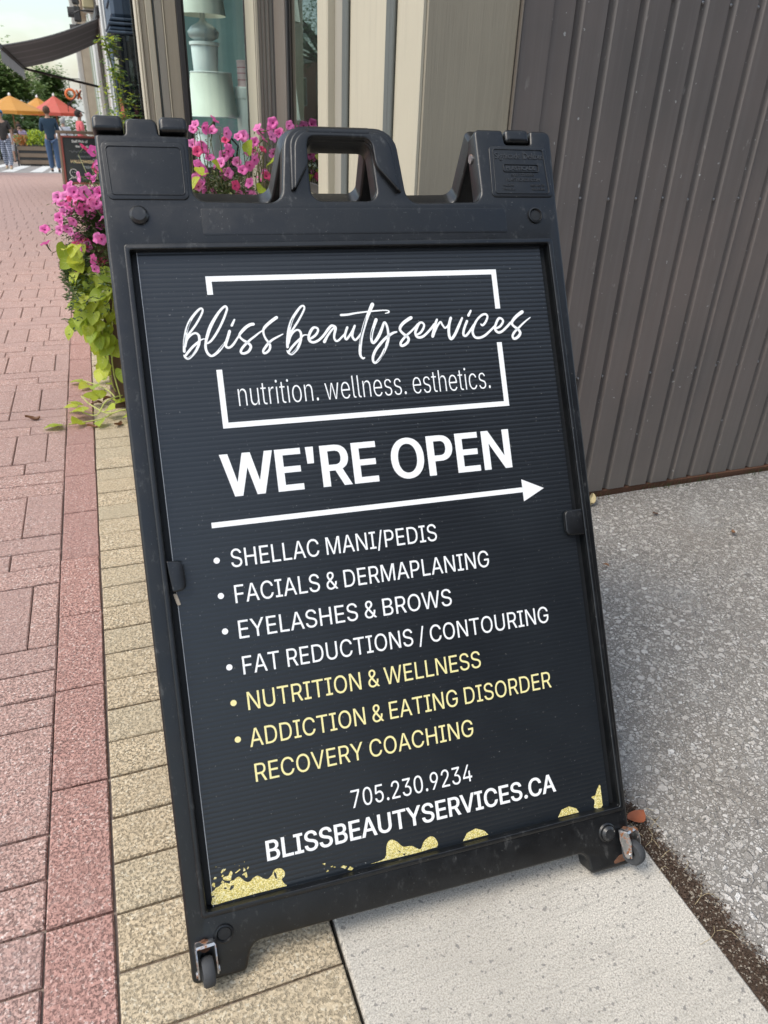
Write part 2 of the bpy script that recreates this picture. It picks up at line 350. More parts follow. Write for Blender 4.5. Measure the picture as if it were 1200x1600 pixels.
y = -.60; row = 0
while y < 25:
    off = (.04, -.012)[row % 2]
    x = -.208 + off
    if off > 0: slots.append((-.208 - (.1 - off) / 2, y + .125, .1 - off, .25, 'red')); x = -.208 - (.1 - off)
    else: x = -.208
    while x > -3.1: slots.append((x - .05, y + .125, .1, .25, 'red')); x -= .1
    for k in range(3):
        x = -.208; first = (.12, .20, .28)[(row + k * 2) % 3]; L = first
        while x > -3.1: slots.append((x - L / 2, y + .25 + .0833 * (k + .5), L, .0833, 'red')); x -= L; L = .3
    y += .5; row += 1
y = -.55
while y < 25: slots.append((-.161, y + .128, .094, .256, 'border')); y += .256
y = -.41
while y < 25: slots.append((.0345, y + .0435, .295, .087, 'yellow')); y += .0872
meshes = {}; mats = {'red': M_red, 'border': M_border, 'yellow': M_yel}
def vis(cx, cy):                              # seen by the camera, or by one stepping a little aside
    return cy < 25 and cx > -.42 - .105 * max(cy, 0) and cy > .30
near = {k: sorted([s for s in slots if s[4] == k and vis(s[0], s[1])], key=lambda s: s[1])[:{'red': 225, 'border': 24, 'yellow': 50}[k]] for k in mats}
nearset = set(s for v in near.values() for s in v)
for k, L in near.items():
    for s in L:
        key = (k, round(s[2], 3), round(s[3], 3), R.randrange(3))
        if key not in meshes: meshes[key] = paver_mesh('paver', s[2], s[3], mats[k], hash(key[1:]) % 999).mesh('paver', mats[k])
        place('paver', meshes[key], walk, Vector((s[0] + R.uniform(-.0008, .0008), s[1], zg(s[1]) + R.uniform(-.0012, .0012))) - walk.location,
              (R.gauss(0, .003), R.gauss(0, .003), R.gauss(0, .0035)))
for k in mats:
    m = MB()
    for s in slots:
        if s[4] == k and s not in nearset and (s[1] > -.5):
            pm = paver_mesh('x', s[2], s[3], None, 1); dz = zg(s[1]); m.add([(v[0] + s[0], v[1] + s[1], v[2] + dz) for v in pm.v[:8]], pm.f[:5])
    tag(m.build('distant_pavers', mats[k], walk), kind='stuff')
# concrete slab between the pavers and the driveway
m = MB(); m.bbox(.186, .704, -1.2, 2.6, -.1, .0, .004); o = m.build('concrete_slab', M_conc); o['kind'] = 'structure'
m = MB(); m.bbox(.186, .704, 2.606, 7.5, -.1, .0, .004); o = m.build('concrete_slab', M_conc); o['kind'] = 'structure'
# driveway with a ragged edge; earth shows in the gap
edge = lambda y: .712 + .010 * mn.noise(Vector((0, y * 9, 3))) + .012 * mn.noise(Vector((5, y * 40, 3))) + .005 * mn.noise(Vector((5, y * 130, 3))) + (.009 + max(0, .62 - y) * .085 if y < 1.1 else .004)
ya = [-1.2 + i * .012 for i in range(239)] + [1.656]
m = MB(); vs = []; nx = 26
for y in ya:
    e = edge(y)
    for i in range(nx + 1):
        t = (i / nx) ** 1.6; x = e + (4.5 - e) * t
        z = .0 if i else -.012
        if i: z += .003 * mn.noise(Vector((x * 3, y * 3, 0))) + .0025 * mn.noise(Vector((x * 14, y * 14, 4))) + .01 * max(0, (y - 1.3)) * 1.0
        vs.append((x + (.004 if i == 1 else 0), y, z))
m.add(vs, [(j * (nx + 1) + i, j * (nx + 1) + i + 1, (j + 1) * (nx + 1) + i + 1, (j + 1) * (nx + 1) + i) for j in range(len(ya) - 1) for i in range(nx)])
o = m.build('driveway', M_asph, smooth=True); o['kind'] = 'structure'
strip('gap_earth', .66, .86, [-1.2 + .1 * i for i in range(29)], -.0065, M_dirt)
# loose earth, grit and straw in the gap
m = MB()
for i in range(7500):
    y = R.uniform(.1, 1.66) if R.random() < .25 else R.uniform(.1, .75); e = edge(y); x = R.uniform(.703, e + .012) + max(0, R.gauss(0, .008)); s = R.uniform(.0007, .0022) * R.choice((1, 1, 1.5))
    a = R.random() * 6.3; z = -.005 + R.random() * .004 + (.004 if x > e else 0)
    m.mi = 0 if R.random() < .80 else 1
    c_ = Vector((x, y, z)); m.add([c_ + Vector((math.cos(a + k * 2.09), math.sin(a + k * 2.09), 0)) * s * R.uniform(.6, 1.4) for k in range(3)] + [c_ + Vector((0, 0, s * .9))], [(0, 1, 3), (1, 2, 3), (2, 0, 3)])
tag(m.build('grit', [simple('earth_crumbs', (.075, .048, .033), .95, .5, 90, 0), simple('pale_grit', (.30, .26, .21), .9, .3, 90, 0)]), kind='stuff')
# chippings standing proud of the driveway
m = MB()
for i in range(4600):
    y = .1 + 1.52 * R.random() ** 1.0; x = edge(y) + .02 + 1.25 * R.random() ** 1.25; s = .0017 + .0042 * R.random() ** 2.2; a = R.random() * 6.3; z = .010 * max(0, y - 1.3)
    k_ = [5, 6, 4][i % 3]; ang = [a + 6.283 * q / k_ + R.uniform(-.3, .3) for q in range(k_)]; rr = [s * R.uniform(.65, 1.3) for q in range(k_)]; fl = R.uniform(.55, 1)
    base = [(x + math.cos(t) * r, y + math.sin(t) * r * fl, z - .002) for t, r in zip(ang, rr)]; tp = [(x + math.cos(t) * r * .7, y + math.sin(t) * r * fl * .7, z + s * R.uniform(.25, .5)) for t, r in zip(ang, rr)]
    m.mi = R.choice((0, 0, 0, 1, 1, 1, 1, 2)); m.add(base + tp, [tuple(range(k_, 2 * k_))] + [(q, (q + 1) % k_, k_ + (q + 1) % k_, k_ + q) for q in range(k_)])
tag(m.build('chippings', [simple('grey_stone', (.30, .285, .26), .85, .25, 300, 0), simple('dull_stone', (.20, .19, .17), .85, .25, 300, 0), simple('pale_stone', (.43, .415, .385), .8, .2, 300, 0)]), kind='stuff')
m = MB()
for i in range(30):
    y = R.uniform(.15, .68) if i < 20 else R.uniform(.3, 1.62); x = R.uniform(.70, edge(y) + .03); a = R.uniform(0, 6.3); L = R.uniform(.012, .05); c_ = R.uniform(-1, 1)
    m.tube([(x + math.cos(a + c_ * t) * L * t, y + math.sin(a + c_ * t) * L * t, .002 + .006 * math.sin(t * 3)) for t in (0, .33, .66, 1)], .00035, 4)
tag(m.build('straw', simple('straw', (.42, .34, .20), .8, .3, 90, 0)), kind='stuff')

# ------------------------------------------------------------------ metal clad wall on the right
YWALL = 1.665
wall = empty('metal_clad_wall', (1.9, YWALL + .06, 0), 'brown ribbed metal clad wall at the back of the driveway', 'wall')
ribs = [1.062 + .0843 * i for i in range(28)]
def sheet(x0, x1, rb, y0, name='siding_panel', z0=.02):
    m = MB(); prof = [(x0, 0.)]
    for r in rb: prof += [(r - .0090, 0.), (r - .0082, .0175), (r + .0010, .0190), (r + .0075, .0120), (r + .0130, .0030), (r + .0158, 0.)]
    prof += [(x1, 0.)]; n = len(prof); zs = [z0, .4, .9, 1.4, 3.4]
    vs = [(x, y0 + d, z) for z in zs for x, d in prof] ; f = [(k * n + i, k * n + i + 1, (k + 1) * n + i + 1, (k + 1) * n + i) for k in range(4) for i in range(n - 1)]
    m.add(vs, f); m.add([(x0, y0 + .03, z0), (x1, y0 + .03, z0), (x1, y0 + .03, 3.4), (x0, y0 + .03, 3.4)], [(3, 2, 1, 0)]); return m.build(name, M_siding, wall)
seam = ribs[7] + .0185
sheet(.998, seam - .0022, ribs[:8], YWALL); o = sheet(seam + .0015, seam + .76, ribs[8:17], YWALL + .005); sheet(seam + .758, 4.2, ribs[17:], YWALL + .001)
m = MB(); m.bbox(.922, .9965, YWALL - .006, YWALL + .05, .02, 3.4, .002); m.build('corner_trim', M_siding, wall)
m = MB(); m.bbox(.9175, .9205, YWALL - .010, YWALL + .05, .02, 3.4, .001); m.build('trim_edge', M_brown, wall)
sm = MB(); sm.lathe([(.0062, 0), (.0062, .0016), (.0042, .0022), (.0042, .0125), (.0034, .0145), (0.0002, .0150)], 10); smesh = sm.mesh('screw', M_zinc, True)
for z in (.398, .874, 1.30, 1.75, 2.2, 2.7, 3.2):
    for r in ribs: place('screw', smesh, wall, Vector((r - .0008 + R.uniform(-.0015, .0015), YWALL + .0182 + (.005 if r > seam else 0), z + R.uniform(-.003, .003))) - wall.location, (math.pi / 2, 0, 0))
m = MB(); m.box(.93, 4.2, YWALL + .02, YWALL + .14, -.05, 3.42); m.build('backing', M_dark, wall)
m = MB(); m.bbox(.93, 4.2, YWALL + .002, YWALL + .03, -.01, .0185, .003); m.build('rusty_base_rail', M_rust, wall)
# weeds, moss and litter at its foot
m = MB()
for i in range(420):
    x = .95 + 1.5 * R.random(); cl = mn.noise(Vector((x * 5, 1, 1)));
    if cl < -.05 and R.random() < .8: continue
    y = YWALL - R.uniform(.0, .028); z = .012 + .0; h_ = R.uniform(.004, .022); a = R.uniform(0, 6.3); w = .0014
    m.mi = 0 if R.random() < .55 else 1
    m.add([(x - w, y, z - .01), (x + w, y, z - .01), (x + math.cos(a) * h_ * .6, y - abs(math.sin(a)) * h_ * .7, z + h_)], [(0, 1, 2)])
tag(m.build('weeds', [M_pgreen, M_dryleaf]), kind='stuff')

# ------------------------------------------------------------------ cream timber shopfront
shop = empty('cream_shopfront', (.9, 4.2, 0), 'cream painted timber shopfront with peeling boards and display windows', 'building')
ZT = 3.4
def board(name, x0, x1, y0, y1, z0, z1, mat, b=.003, parent=None):
    m = MB(); m.bbox(x0, x1, y0, y1, z0, z1, b); return m.build(name, mat, parent or shop)
board('end_board', .700, .9165, 1.665, 1.69, 0, ZT, M_tan)                     # faces the driveway
board('corner_board', .692, .6995, 1.668, 1.690, 0, ZT, M_cream, .001)
board('board', .700, .73, 1.6905, 1.847, 0, ZT, M_cream); board('batten', .690, .699, 1.838, 1.862, 0, ZT, M_trimg); board('batten', .694, .699, 1.870, 1.9, 0, ZT, M_trimg)
board('board', .700, .73, 1.848, 2.19, 0, ZT, M_cream); board('batten', .690, .699, 2.186, 2.206, 0, ZT, M_trimg); board('batten', .694, .699, 2.214, 2.244, 0, ZT, M_trimg)
board('board', .702, .73, 2.2, 2.337, 0, ZT, M_taupe); board('window_post', .680, .73, 2.338, 2.442, 0, ZT, M_cream)
SZ = .800
def window(y0, y1, x, gm=None):
    m = MB(); m.bbox(x, x + .02, y0, y1, SZ, SZ + .03, .002); m.bbox(x, x + .02, y0, y1, 2.45, 2.5, .002); m.bbox(x, x + .02, y0, y0 + .012, SZ + .031, 2.449, .002); m.bbox(x, x + .02, y1 - .012, y1, SZ + .031, 2.449, .002)
    w = m.build('window', M_sash, shop)
    g = MB(); g.box(x + .006, x + .010, y0 + .0125, y1 - .0125, SZ + .0305, 2.4485); g.build('pane', gm or M_glass, w)
window(2.443, 2.94, .705, M_glass2)
board('window_frame', .700, .73, 2.942, 3.10, 0, ZT, M_brown); board('window_frame', .7, .72, 3.104, 3.126, 0, ZT, M_sash, .001)
board('corner_post', .637, .735, 3.132, 3.33, 0, ZT, M_taupe); board('corner_post_edge', .634, .6365, 3.135, 3.30, 0, ZT, M_cream, .001); board('fluting', .6375, .648, 3.127, 3.1315, 0, ZT, M_cream, .001)
for yy in (.654, .668, .684): board('fluting', yy, yy + .006, 3.127, 3.1315, 0, ZT, M_brown, .001)
board('stall_riser', .708, .73, 2.4425, 2.9415, 0, SZ - .03, M_cream); board('sill', .655, .729, 2.30, 2.96, SZ - .029, SZ - .002, M_cream, .004)
# the bay: a narrow window that looks back at the camera, then its moulded pilaster
m = MB(); m.bbox(.400, .636, 3.30, 3.32, SZ, SZ + .03, .002); m.bbox(.400, .636, 3.30, 3.32, 2.45, 2.5, .002); m.bbox(.400, .408, 3.30, 3.32, SZ + .031, 2.449, .002); m.bbox(.630, .636, 3.30, 3.32, SZ + .031, 2.449, .002)
w = m.build('window', M_sash, shop); g = MB(); g.box(.4085, .6295, 3.308, 3.312, SZ + .0305, 2.4485); g.build('pane', M_glass, w)
board('stall_riser', .400, .636, 3.305, 3.325, 0, SZ - .002, M_cream); board('bay_head', .236, .636, 3.31, 3.34, 2.501, ZT, M_cream)
board('pilaster', .240, .399, 3.303, 3.40, 0, ZT, M_taupe); board('street_face_board', .234, .2395, 3.305, 3.40, 0, ZT, M_cream, .001)
for x0, x1, d, mt in ((.2405, .248, .010, M_cream), (.2490, .268, .006, M_tan), (.2690, .292, .012, M_cream), (.2935, .300, .003, M_trimg), (.3010, .328, .008, M_taupe), (.3292, .3335, .013, M_cream), (.3345, .378, .010, M_tan), (.3790, .3985, .014, M_sash)):
    board('pilaster_moulding', x0, x1, 3.3025 - d, 3.3025, 0, ZT, mt, .0018)
board('bay_mullion', .30, .36, 4.3, 4.36, 0, ZT, M_cream); board('bay_mullion', .42, .48, 5.6, 5.66, 0, ZT, M_cream)
m = MB(); m.add([(.262, 3.401, 0), (.50, 5.60, 0), (.50, 5.60, SZ), (.262, 3.401, SZ), (.29, 3.41, 0), (.53, 5.61, 0), (.53, 5.61, SZ), (.29, 3.41, SZ)], [(0, 1, 2, 3), (4, 7, 6, 5), (3, 2, 6, 7)]); m.build('bay_riser', M_cream, shop)
m = MB(); m.add([(.262, 3.401, SZ), (.50, 5.60, SZ), (.50, 5.60, 2.5), (.262, 3.401, 2.5)], [(0, 1, 2, 3)]); m.build('bay_pane', M_glass, shop)
m = MB(); m.add([(.255, 3.401, 2.5), (.495, 5.60, 2.5), (.495, 5.60, ZT), (.255, 3.401, ZT)], [(0, 1, 2, 3)]); m.build('bay_fascia', M_cream, shop)
board('back_wall', .48, .75, 5.66, 6.93, -.1, ZT, M_cream)
board('fascia', .60, .76, 2.3, 3.29, 2.51, ZT + .2, M_cream, .006); board('roof', .2, 4.0, 1.82, 6.93, ZT + .21, ZT + .35, M_brown, .004)
M_back = simple('teal_backdrop', (.24, .36, .36), .8, .25, 3)
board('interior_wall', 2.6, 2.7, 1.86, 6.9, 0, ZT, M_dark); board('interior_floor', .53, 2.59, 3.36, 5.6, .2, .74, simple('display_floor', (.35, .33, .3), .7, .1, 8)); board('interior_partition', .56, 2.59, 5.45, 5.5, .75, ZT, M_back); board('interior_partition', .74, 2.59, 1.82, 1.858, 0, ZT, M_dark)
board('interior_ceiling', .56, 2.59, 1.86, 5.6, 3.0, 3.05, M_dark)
# goods in the display window
M_shade = simple('lampshade_cloth', (.84, .84, .74), .6, .1, 12); M_tub = simple('white_tub', (.85, .86, .85), .5, .06, 8); M_pinklab = simple('pink_label', (.72, .50, .52), .6, .08, 30); M_cer = simple('grey_ceramic', (.42, .45, .45), .25, .2, 9)
def tub(x, y, z, r, h, label):
    t = empty('plastic_tub', (x, y, z), label, 'tub')
    m = MB(); m.lathe([(r * .86, 0), (r * .95, h * .9), (r * .93, h * .92)], 24, Matrix.Translation((x, y, z))); m.build('body', M_tub, t, True)
    m = MB(); m.lathe([(r * 1.0, h * .88), (r * 1.04, h * .9), (r * 1.04, h), (r * .97, h * 1.01), (.001, h * 1.0)], 24, Matrix.Translation((x, y, z))); autosmooth(m.build('lid', M_tub, t)); return t
def shade(x, y, z, r0, r1, h, label):
    t = empty('lampshade', (x, y, z), label, 'lampshade')
    m = MB(); m.lathe([(r0, 0), (r0 * .99, .0), (r1, h)], 32, Matrix.Translation((x, y, z))); m.lathe([(r1 * .98, h), (r0 * .98, 0)], 32, Matrix.Translation((x, y, z))); m.build('shade', M_shade, t, True)
    for z_, r_ in ((z, r0), (z + h, r1)):
        m = MB(); m.tube([(x + r_ * math.cos(a), y + r_ * math.sin(a), z_) for a in [i * math.pi / 12 for i in range(25)]], .003, 5); m.build('wire_rim', M_tub, t, True)
    return t
board('display_shelf', .42, 1.3, 3.62, 4.1, .745, .765, simple('shelf_paint', (.4, .4, .38), .6, .1, 9), .003)
GX = .545; GY = 3.80
tub(GX - .01, GY, .768, .062, .20, 'white plastic tub lowest in the window, under the cream lampshade'); shade(GX + .02, GY, 1.010, .112, .090, .172, 'cream pleated lampshade between two white tubs in the window')
t = empty('wire_stand', (GX + .02, GY, .968), 'thin wire stand holding up the cream lampshade in the window', 'stand'); m = MB(); m.tube([(GX + .02, GY, .969), (GX + .02, GY, 1.18)], .005, 6); m.build('stem', M_sash, t); m = MB(); m.tube([(GX - .07, GY, 1.178), (GX + .11, GY, 1.178)], .003, 5); m.build('spider', M_sash, t)
tub(GX, GY, 1.183, .062, .112, 'white lidded tub on top of the cream lampshade')
t = empty('glass_lamp', (GX, GY, 1.298), 'grey glass lamp with a white shade near the top of the window', 'lamp')
m = MB(); m.lathe([(.03, 0), (.062, .015), (.068, .035), (.050, .055), (.02, .07), (.012, .08), (.010, .12)], 24, Matrix.Translation((GX, GY, 1.298))); m.build('lamp_base', M_cer, t, True)
m = MB(); m.lathe([(.10, .095), (.075, .28)], 28, Matrix.Translation((GX, GY, 1.298))); m.build('lamp_shade', M_shade, t, True)
tub(.718, GY - .02, .768, .052, .362, 'tall white tub standing at the right of the display window'); t = empty('paint_tin', (.712, GY - .02, 1.134), 'small tin with a pink label standing on the right tub', 'tin')
m = MB(); m.lathe([(.033, 0), (.033, .006), (.032, .008), (.032, .094), (.034, .096), (.034, .102), (.001, .102)], 20, Matrix.Translation((.712, GY - .02, 1.134))); autosmooth(m.build('can', M_pinklab, t))
for z_ in (.024, .05, .072):
    m = MB(); m.lathe([(.0323, z_ + 1.134), (.0323, z_ + 1.138)], 20, Matrix.Translation((.712, GY - .02, 0))); m.build('label_band', simple('label_print', (.45, .16, .2), .6, .1, 30), t)
t = empty('dark_vase', (.60, 3.62, .768), 'dark glossy jug beside the flowers in the window', 'vase')
m = MB(); m.lathe([(.02, 0), (.032, .03), (.034, .06), (.016, .12), (.013, .16), (.02, .185)], 18, Matrix.Translation((.60, 3.66, .768))); m.build('body', simple('glazed_black', (.02, .02, .022), .15, .2, 30), t, True)
m = MB(); m.tube([(.615, 3.66, .768 + .16), (.645, 3.66, .768 + .13), (.632, 3.66, .768 + .07)], .004, 6); m.build('handle', simple('glazed_black_handle', (.02, .02, .022), .2, .2, 30), t, True)
# ------------------------------------------------------------------ the sandwich board
PX = Vector((.99828061, -.05843515, .00459929)); PY = Vector((.02602934, .51224021, .85844769)); PN = PX.cross(PY).normalized(); PT = Vector((.04492491, 1.09236027, -.17816809 + H))
SROOT = Vector((.34, 1.05, 0))
sign = empty('sandwich_board_sign', SROOT, 'black plastic A-frame sandwich board reading WE\'RE OPEN, large in the foreground', 'sandwich board')
MF = Matrix((( PX.x, PY.x, PN.x, PT.x - SROOT.x), (PX.y, PY.y, PN.y, PT.y - SROOT.y), (PX.z, PY.z, PN.z, PT.z - SROOT.z), (0, 0, 0, 1)))
TH = math.radians(23.5)
HF = Vector((-PN.x, -PN.y, 0)).normalized(); hp = Vector((0, .176, -.017)); HG = MF @ hp
RY = (-HF * math.sin(TH) + Vector((0, 0, 1)) * math.cos(TH)); RN = HF * math.cos(TH) + Vector((0, 0, 1)) * math.sin(TH)
RS = ((HG.z) / math.cos(TH)) / 1.172
def toR(v): return HG + PX * v[0] + RY * ((v[1] - .176) * RS) + RN * (v[2] + .017)
def toF(v): return MF @ Vector(v)
def rp(pts, seg=5):
    out = []; n = len(pts)
    for i, p in enumerate(pts):
        x, y = p[0], p[1]; r = p[2] if len(p) > 2 else 0
        if not r: out.append((x, y)); continue
        P = Vector((x, y)); A = Vector(pts[i - 1][:2]) - P; B = Vector(pts[(i + 1) % n][:2]) - P
        la, lb = A.length, B.length; A.normalize(); B.normalize(); ang = A.angle(B); t = min(r / math.tan(ang / 2), la * .49, lb * .49); rr = t * math.tan(ang / 2)
        c = P + (A + B).normalized() * (rr / math.sin(ang / 2)); s = P + A * t - c; e = P + B * t - c
        a0 = math.atan2(s.y, s.x); d = math.atan2(e.y, e.x) - a0
        while d > math.pi: d -= 2 * math.pi
        while d < -math.pi: d += 2 * math.pi
        for k in range(seg + 1): a = a0 + d * k / seg; out.append((c.x + rr * math.cos(a), c.y + rr * math.sin(a)))
    return out
def area(l): return sum(l[i - 1][0] * l[i][1] - l[i][0] * l[i - 1][1] for i in range(len(l))) / 2
def curve_mesh(loops, depth, bev, res=2, unit=.001):
    cu = bpy.data.curves.new('c', 'CURVE'); cu.dimensions = '2D'; cu.fill_mode = 'BOTH'
    for i, l in enumerate(loops):
        if (area(l) > 0) == (i > 0): l = l[::-1]
        s = cu.splines.new('POLY'); s.points.add(len(l) - 1); s.use_cyclic_u = True
        for p, q in zip(s.points, l): p.co = (q[0] * unit, q[1] * unit, 0, 1)
    cu.extrude = max(0, depth / 2 - bev); cu.bevel_depth = bev; cu.bevel_resolution = res; cu.offset = -bev
    o = bpy.data.objects.new('c', cu); C.objects.link(o); bpy.context.view_layer.update()
    me = bpy.data.meshes.new_from_object(o.evaluated_get(bpy.context.evaluated_depsgraph_get())); bpy.data.objects.remove(o); bpy.data.curves.remove(cu); return me
def plate(name, loops, n0, n1, bev, mat, parent=None, tf=toF, res=2, smooth=30):
    me = curve_mesh(loops, n1 - n0, bev, res); mid = (n0 + n1) / 2
    bm = bmesh.new(); bm.from_mesh(me); bmesh.ops.remove_doubles(bm, verts=bm.verts, dist=1e-6)
    for v in bm.verts: v.co = tf((v.co.x, v.co.y, v.co.z + mid))
    bmesh.ops.recalc_face_normals(bm, faces=bm.faces); bm.to_mesh(me); bm.free(); me.materials.clear(); me.materials.append(mat)
    o = place(name, me, parent or sign)
    if smooth: autosmooth(o, smooth)
    return o
outer = rp([(-38, -991, 9), (34, -991, 8), (44, -955, 20), (563, -957, 16), (566, -992, 8), (641, -992, 9), (653, 66, 60), (657, 187, 12), (621, 187, 5), (619, 164, 4), (575, 164, 4), (573, 187, 5), (524, 187, 9), (523, 72, 17), (400, 70, 20), (392, 184, 34), (224, 184, 34), (208, 70, 20), (84, 72, 17), (87, 164, 5),
            (48, 164, 3), (46, 187, 9), (4, 187, 9), (2, 164, 3), (-37, 164, 6), (-37, 60, 60)], 6)
openg = rp([(-8, 3, 3), (628, 4, 3), (629, -898, 3), (-9, -899, 3)], 3); hole = rp([(253, 73, 16), (353, 73, 16), (351, 160, 13), (255, 160, 13)], 6)
frame = plate('front_frame', [outer, openg, hole], -.026, .010, .0045, M_plas, res=3)
rear = plate('rear_frame', [outer, openg, hole], -.026, .010, .0045, M_plas, tf=toR, res=3)
plate('ledge', [rp([(-20, 14, 4), (640, 14, 4), (640, -912, 4), (-20, -912, 4)]), rp([(22, -24, 4), (596, -24, 4), (596, -876, 4), (22, -876, 4)])], -.012, -.0065, .001, M_plas_in, frame)
# raised lip round the opening, step lines and the two moulded name plates
plate('lip', [rp([(-16, 11, 6), (636, 12, 6), (637, -906, 6), (-17, -907, 6)]), rp([(-8.5, 2.5, 3), (628.5, 3.5, 3), (629.5, -898.5, 3), (-9.5, -899.5, 3)], 3)], .004, .0122, .002, M_plas, frame)
for nm, l in (('moulded_plate', [(-31, 153, 9), (80, 153, 9), (79, 72, 8), (-29, 72, 8)]), ('moulded_plate', [(545, 160, 7), (644, 160, 7), (648, 78, 7), (541, 78, 7)])):
    plate(nm, [rp(l)], .006, .0114, .0012, M_plas, frame)
for l in ([(-25.5, 146.5, 5), (75, 146.5, 5), (74.5, 78, 5), (-23.5, 78, 5)], [(550.5, 155, 4), (638.5, 155, 4), (642, 83, 4), (547, 83, 4)]):
    L2 = rp(l); c_ = (sum(p[0] for p in L2) / len(L2), sum(p[1] for p in L2) / len(L2))
    plate('plate_rim', [L2, [(c_[0] + (x - c_[0]) * .975, c_[1] + (y - c_[1]) * .962) for x, y in L2]], .010, .0124, .0006, M_plas, frame)
plate('rail_step', [rp([(92, 61, 4), (560, 61, 4), (560, 22, 4), (92, 22, 4)])], .006, .0103, .0004, M_plas, frame)
# handle: stepped bands and a rounded grip
for k, (d, n1) in enumerate(((6, .0145), (12, .0185))):
    lo = rp([(219 + d * .6, 80, 2), (225 + d, 182 - d * .8, 28), (391 - d, 182 - d * .8, 28), (395 - d * .6, 80, 2), (354, 122, 30), (351 + k, 162 + k, 13), (255 - k, 162 + k, 13), (252, 122, 30)], 6)
    plate('handle_band', [lo], .004, n1, .0028, M_plas, frame, res=3)
m = MB(); m.tube([toF((.258, .1715, .0085)) + SROOT, toF((.349, .1715, .0085)) + SROOT], .0105, 20); autosmooth(m.build('handle_grip', M_plas, frame), 40)
m = MB(); m.tube([toR((.262, .171, .004)) + SROOT, toR((.345, .171, .004)) + SROOT], .0105, 16); autosmooth(m.build('handle_grip', M_plas, rear), 40)
for (a0, a1) in ((-38.5, 1.5), (49, 87.5), (576, 618)):
    plate('hinge_knuckle', [rp([(a0, 167, 5), (a1, 167, 5), (a1 - .5, 188.5, 7), (a0 + .5, 188.5, 7)])], -.034, .0145 if a0 < 500 else .011, .0055, M_plas, rear, res=3)
def disc(name, a, b, r, n0, n1, mat, parent, hollow=False, cham=.002):
    M = Matrix.Translation(SROOT) @ MF @ Matrix.Translation((a / 1000, b / 1000, 0)); r /= 1000
    if hollow: prof = [(r * 1.22, n0), (r * 1.2, n1), (r, n1 + .0004), (r * .84, n0 + .0004), (r * .5, n0 + .0010), (.0001, n0 + .0012)]
    else: prof = [(r, n0), (r, n1 - cham), (r - cham, n1), (.0001, n1 + .0003)]
    m = MB(); m.lathe(prof, 24, M); return autosmooth(m.build(name, mat, parent), 40)
M_knob = plastic_mat('scuffed_knob', (.016, .017, .018), 1.6)
disc('bumper', 9, 50, 12.5, .009, .0175, M_knob, frame, cham=.0035); disc('bumper', 602, -934, 11.5, .009, .0185, M_knob, frame, cham=.0035); disc('bumper_collar', 602, -934, 15, .009, .0125, M_plas, frame)
for a, b in ((612, 49), (10, -933)): disc('socket', a, b, 10.5, .0095, .0125, M_plas, frame, True); disc('socket_floor', a, b, 8.6, .0098, .0106, M_plas_in, frame, cham=.0002)
for l in ([(-9, -424, 2), (13, -427, 9), (14, -466, 9), (-5, -468, 3)], [(629, -424, 2), (598, -424, 8), (597, -463, 8), (629, -465, 2)]):
    plate('panel_clip', [rp(l)], .003, .0112, .002, M_plas, frame)
m = MB(); m.tube([toF((.5215, .150, -.012)) + SROOT, toF((.526, .150, -.012)) + SROOT], .007, 12); m.build('hinge_bolt', M_steel, frame)
# corrugated panels
def corr(tf, name, parent):
    m = MB(); prof = []; b = .0125; per = .0068
    while b > -.912: prof += [(b, 0.), (b - per * .62, 0.00008), (b - per * .76, -.00015), (b - per * .88, -.00015)]; b -= per
    vs = [tf((a, b_, n_)) + SROOT for b_, n_ in prof for a in (.0005, .6175)]; vs += [tf((a, b_, -.0045)) + SROOT for b_, n_ in (prof[0], prof[-1]) for a in (.0005, .6175)]
    n = len(prof); m.add(vs, [(2 * i, 2 * i + 2, 2 * i + 3, 2 * i + 1) for i in range(n - 1)] + [(2 * n, 2 * n + 1, 2 * n + 3, 2 * n + 2)]); return fixn(m.build(name, M_panel, parent, True))
panel = corr(toF, 'sign_panel', sign); corr(toR, 'sign_panel', sign)
m = MB(); V = lambda a, b, n: toF((a, b, n)) + SROOT
m.add([V(-.0006, .010, .0003), V(.0004, .010, .0003), V(.0004, -.91, .0003), V(-.0006, -.91, .0003), V(-.0006, .010, -.0044), V(-.0006, -.91, -.0044)], [(0, 3, 2, 1), (0, 4, 5, 3)]); m.build('panel_edge', simple('panel_core', (.38, .39, .4), .6, .2, 90, 0), panel)
plate('packing', [rp([(-5, -470, 1), (0, -470, 1), (4, -486, 1), (-1, -487, 2)])], -.001, .0022, .0008, simple('foam_tape', (.45, .38, .29), .9, .4, 200, .001), panel)
# printed lettering
NL = .00035
def flat(name, polys, mat, dn=0.):
    """polys: list of loops in millimetres on the panel, filled flat"""
    bm = bmesh.new()
    from mathutils.geometry import tessellate_polygon
    for l in polys:
        vs = [bm.verts.new(toF((x / 1000, y / 1000, NL + dn))) for x, y in l]
        for t in tessellate_polygon([[Vector((x, y, 0)) for x, y in l]]):
            try: bm.faces.new([vs[i] for i in t])
            except ValueError: pass
    for f in bm.faces:
        f.normal_update()
        if f.normal.dot(PN) < 0: f.normal_flip()
    me = bpy.data.meshes.new(name); bm.to_mesh(me); bm.free(); me.materials.append(mat); return place(name, me, panel)
def text_mesh(body, cap, off=0., extrude=0., space=1.):
    cu = bpy.data.curves.new('t', 'FONT'); cu.body = body; cu.size = max(.001, (cap - 2 * off)) / .682; cu.offset = off; cu.extrude = extrude; cu.resolution_u = 5; cu.space_character = space
    o = bpy.data.objects.new('t', cu); C.objects.link(o); bpy.context.view_layer.update()
    me = bpy.data.meshes.new_from_object(o.evaluated_get(bpy.context.evaluated_depsgraph_get())); bpy.data.objects.remove(o); bpy.data.curves.remove(cu); return me
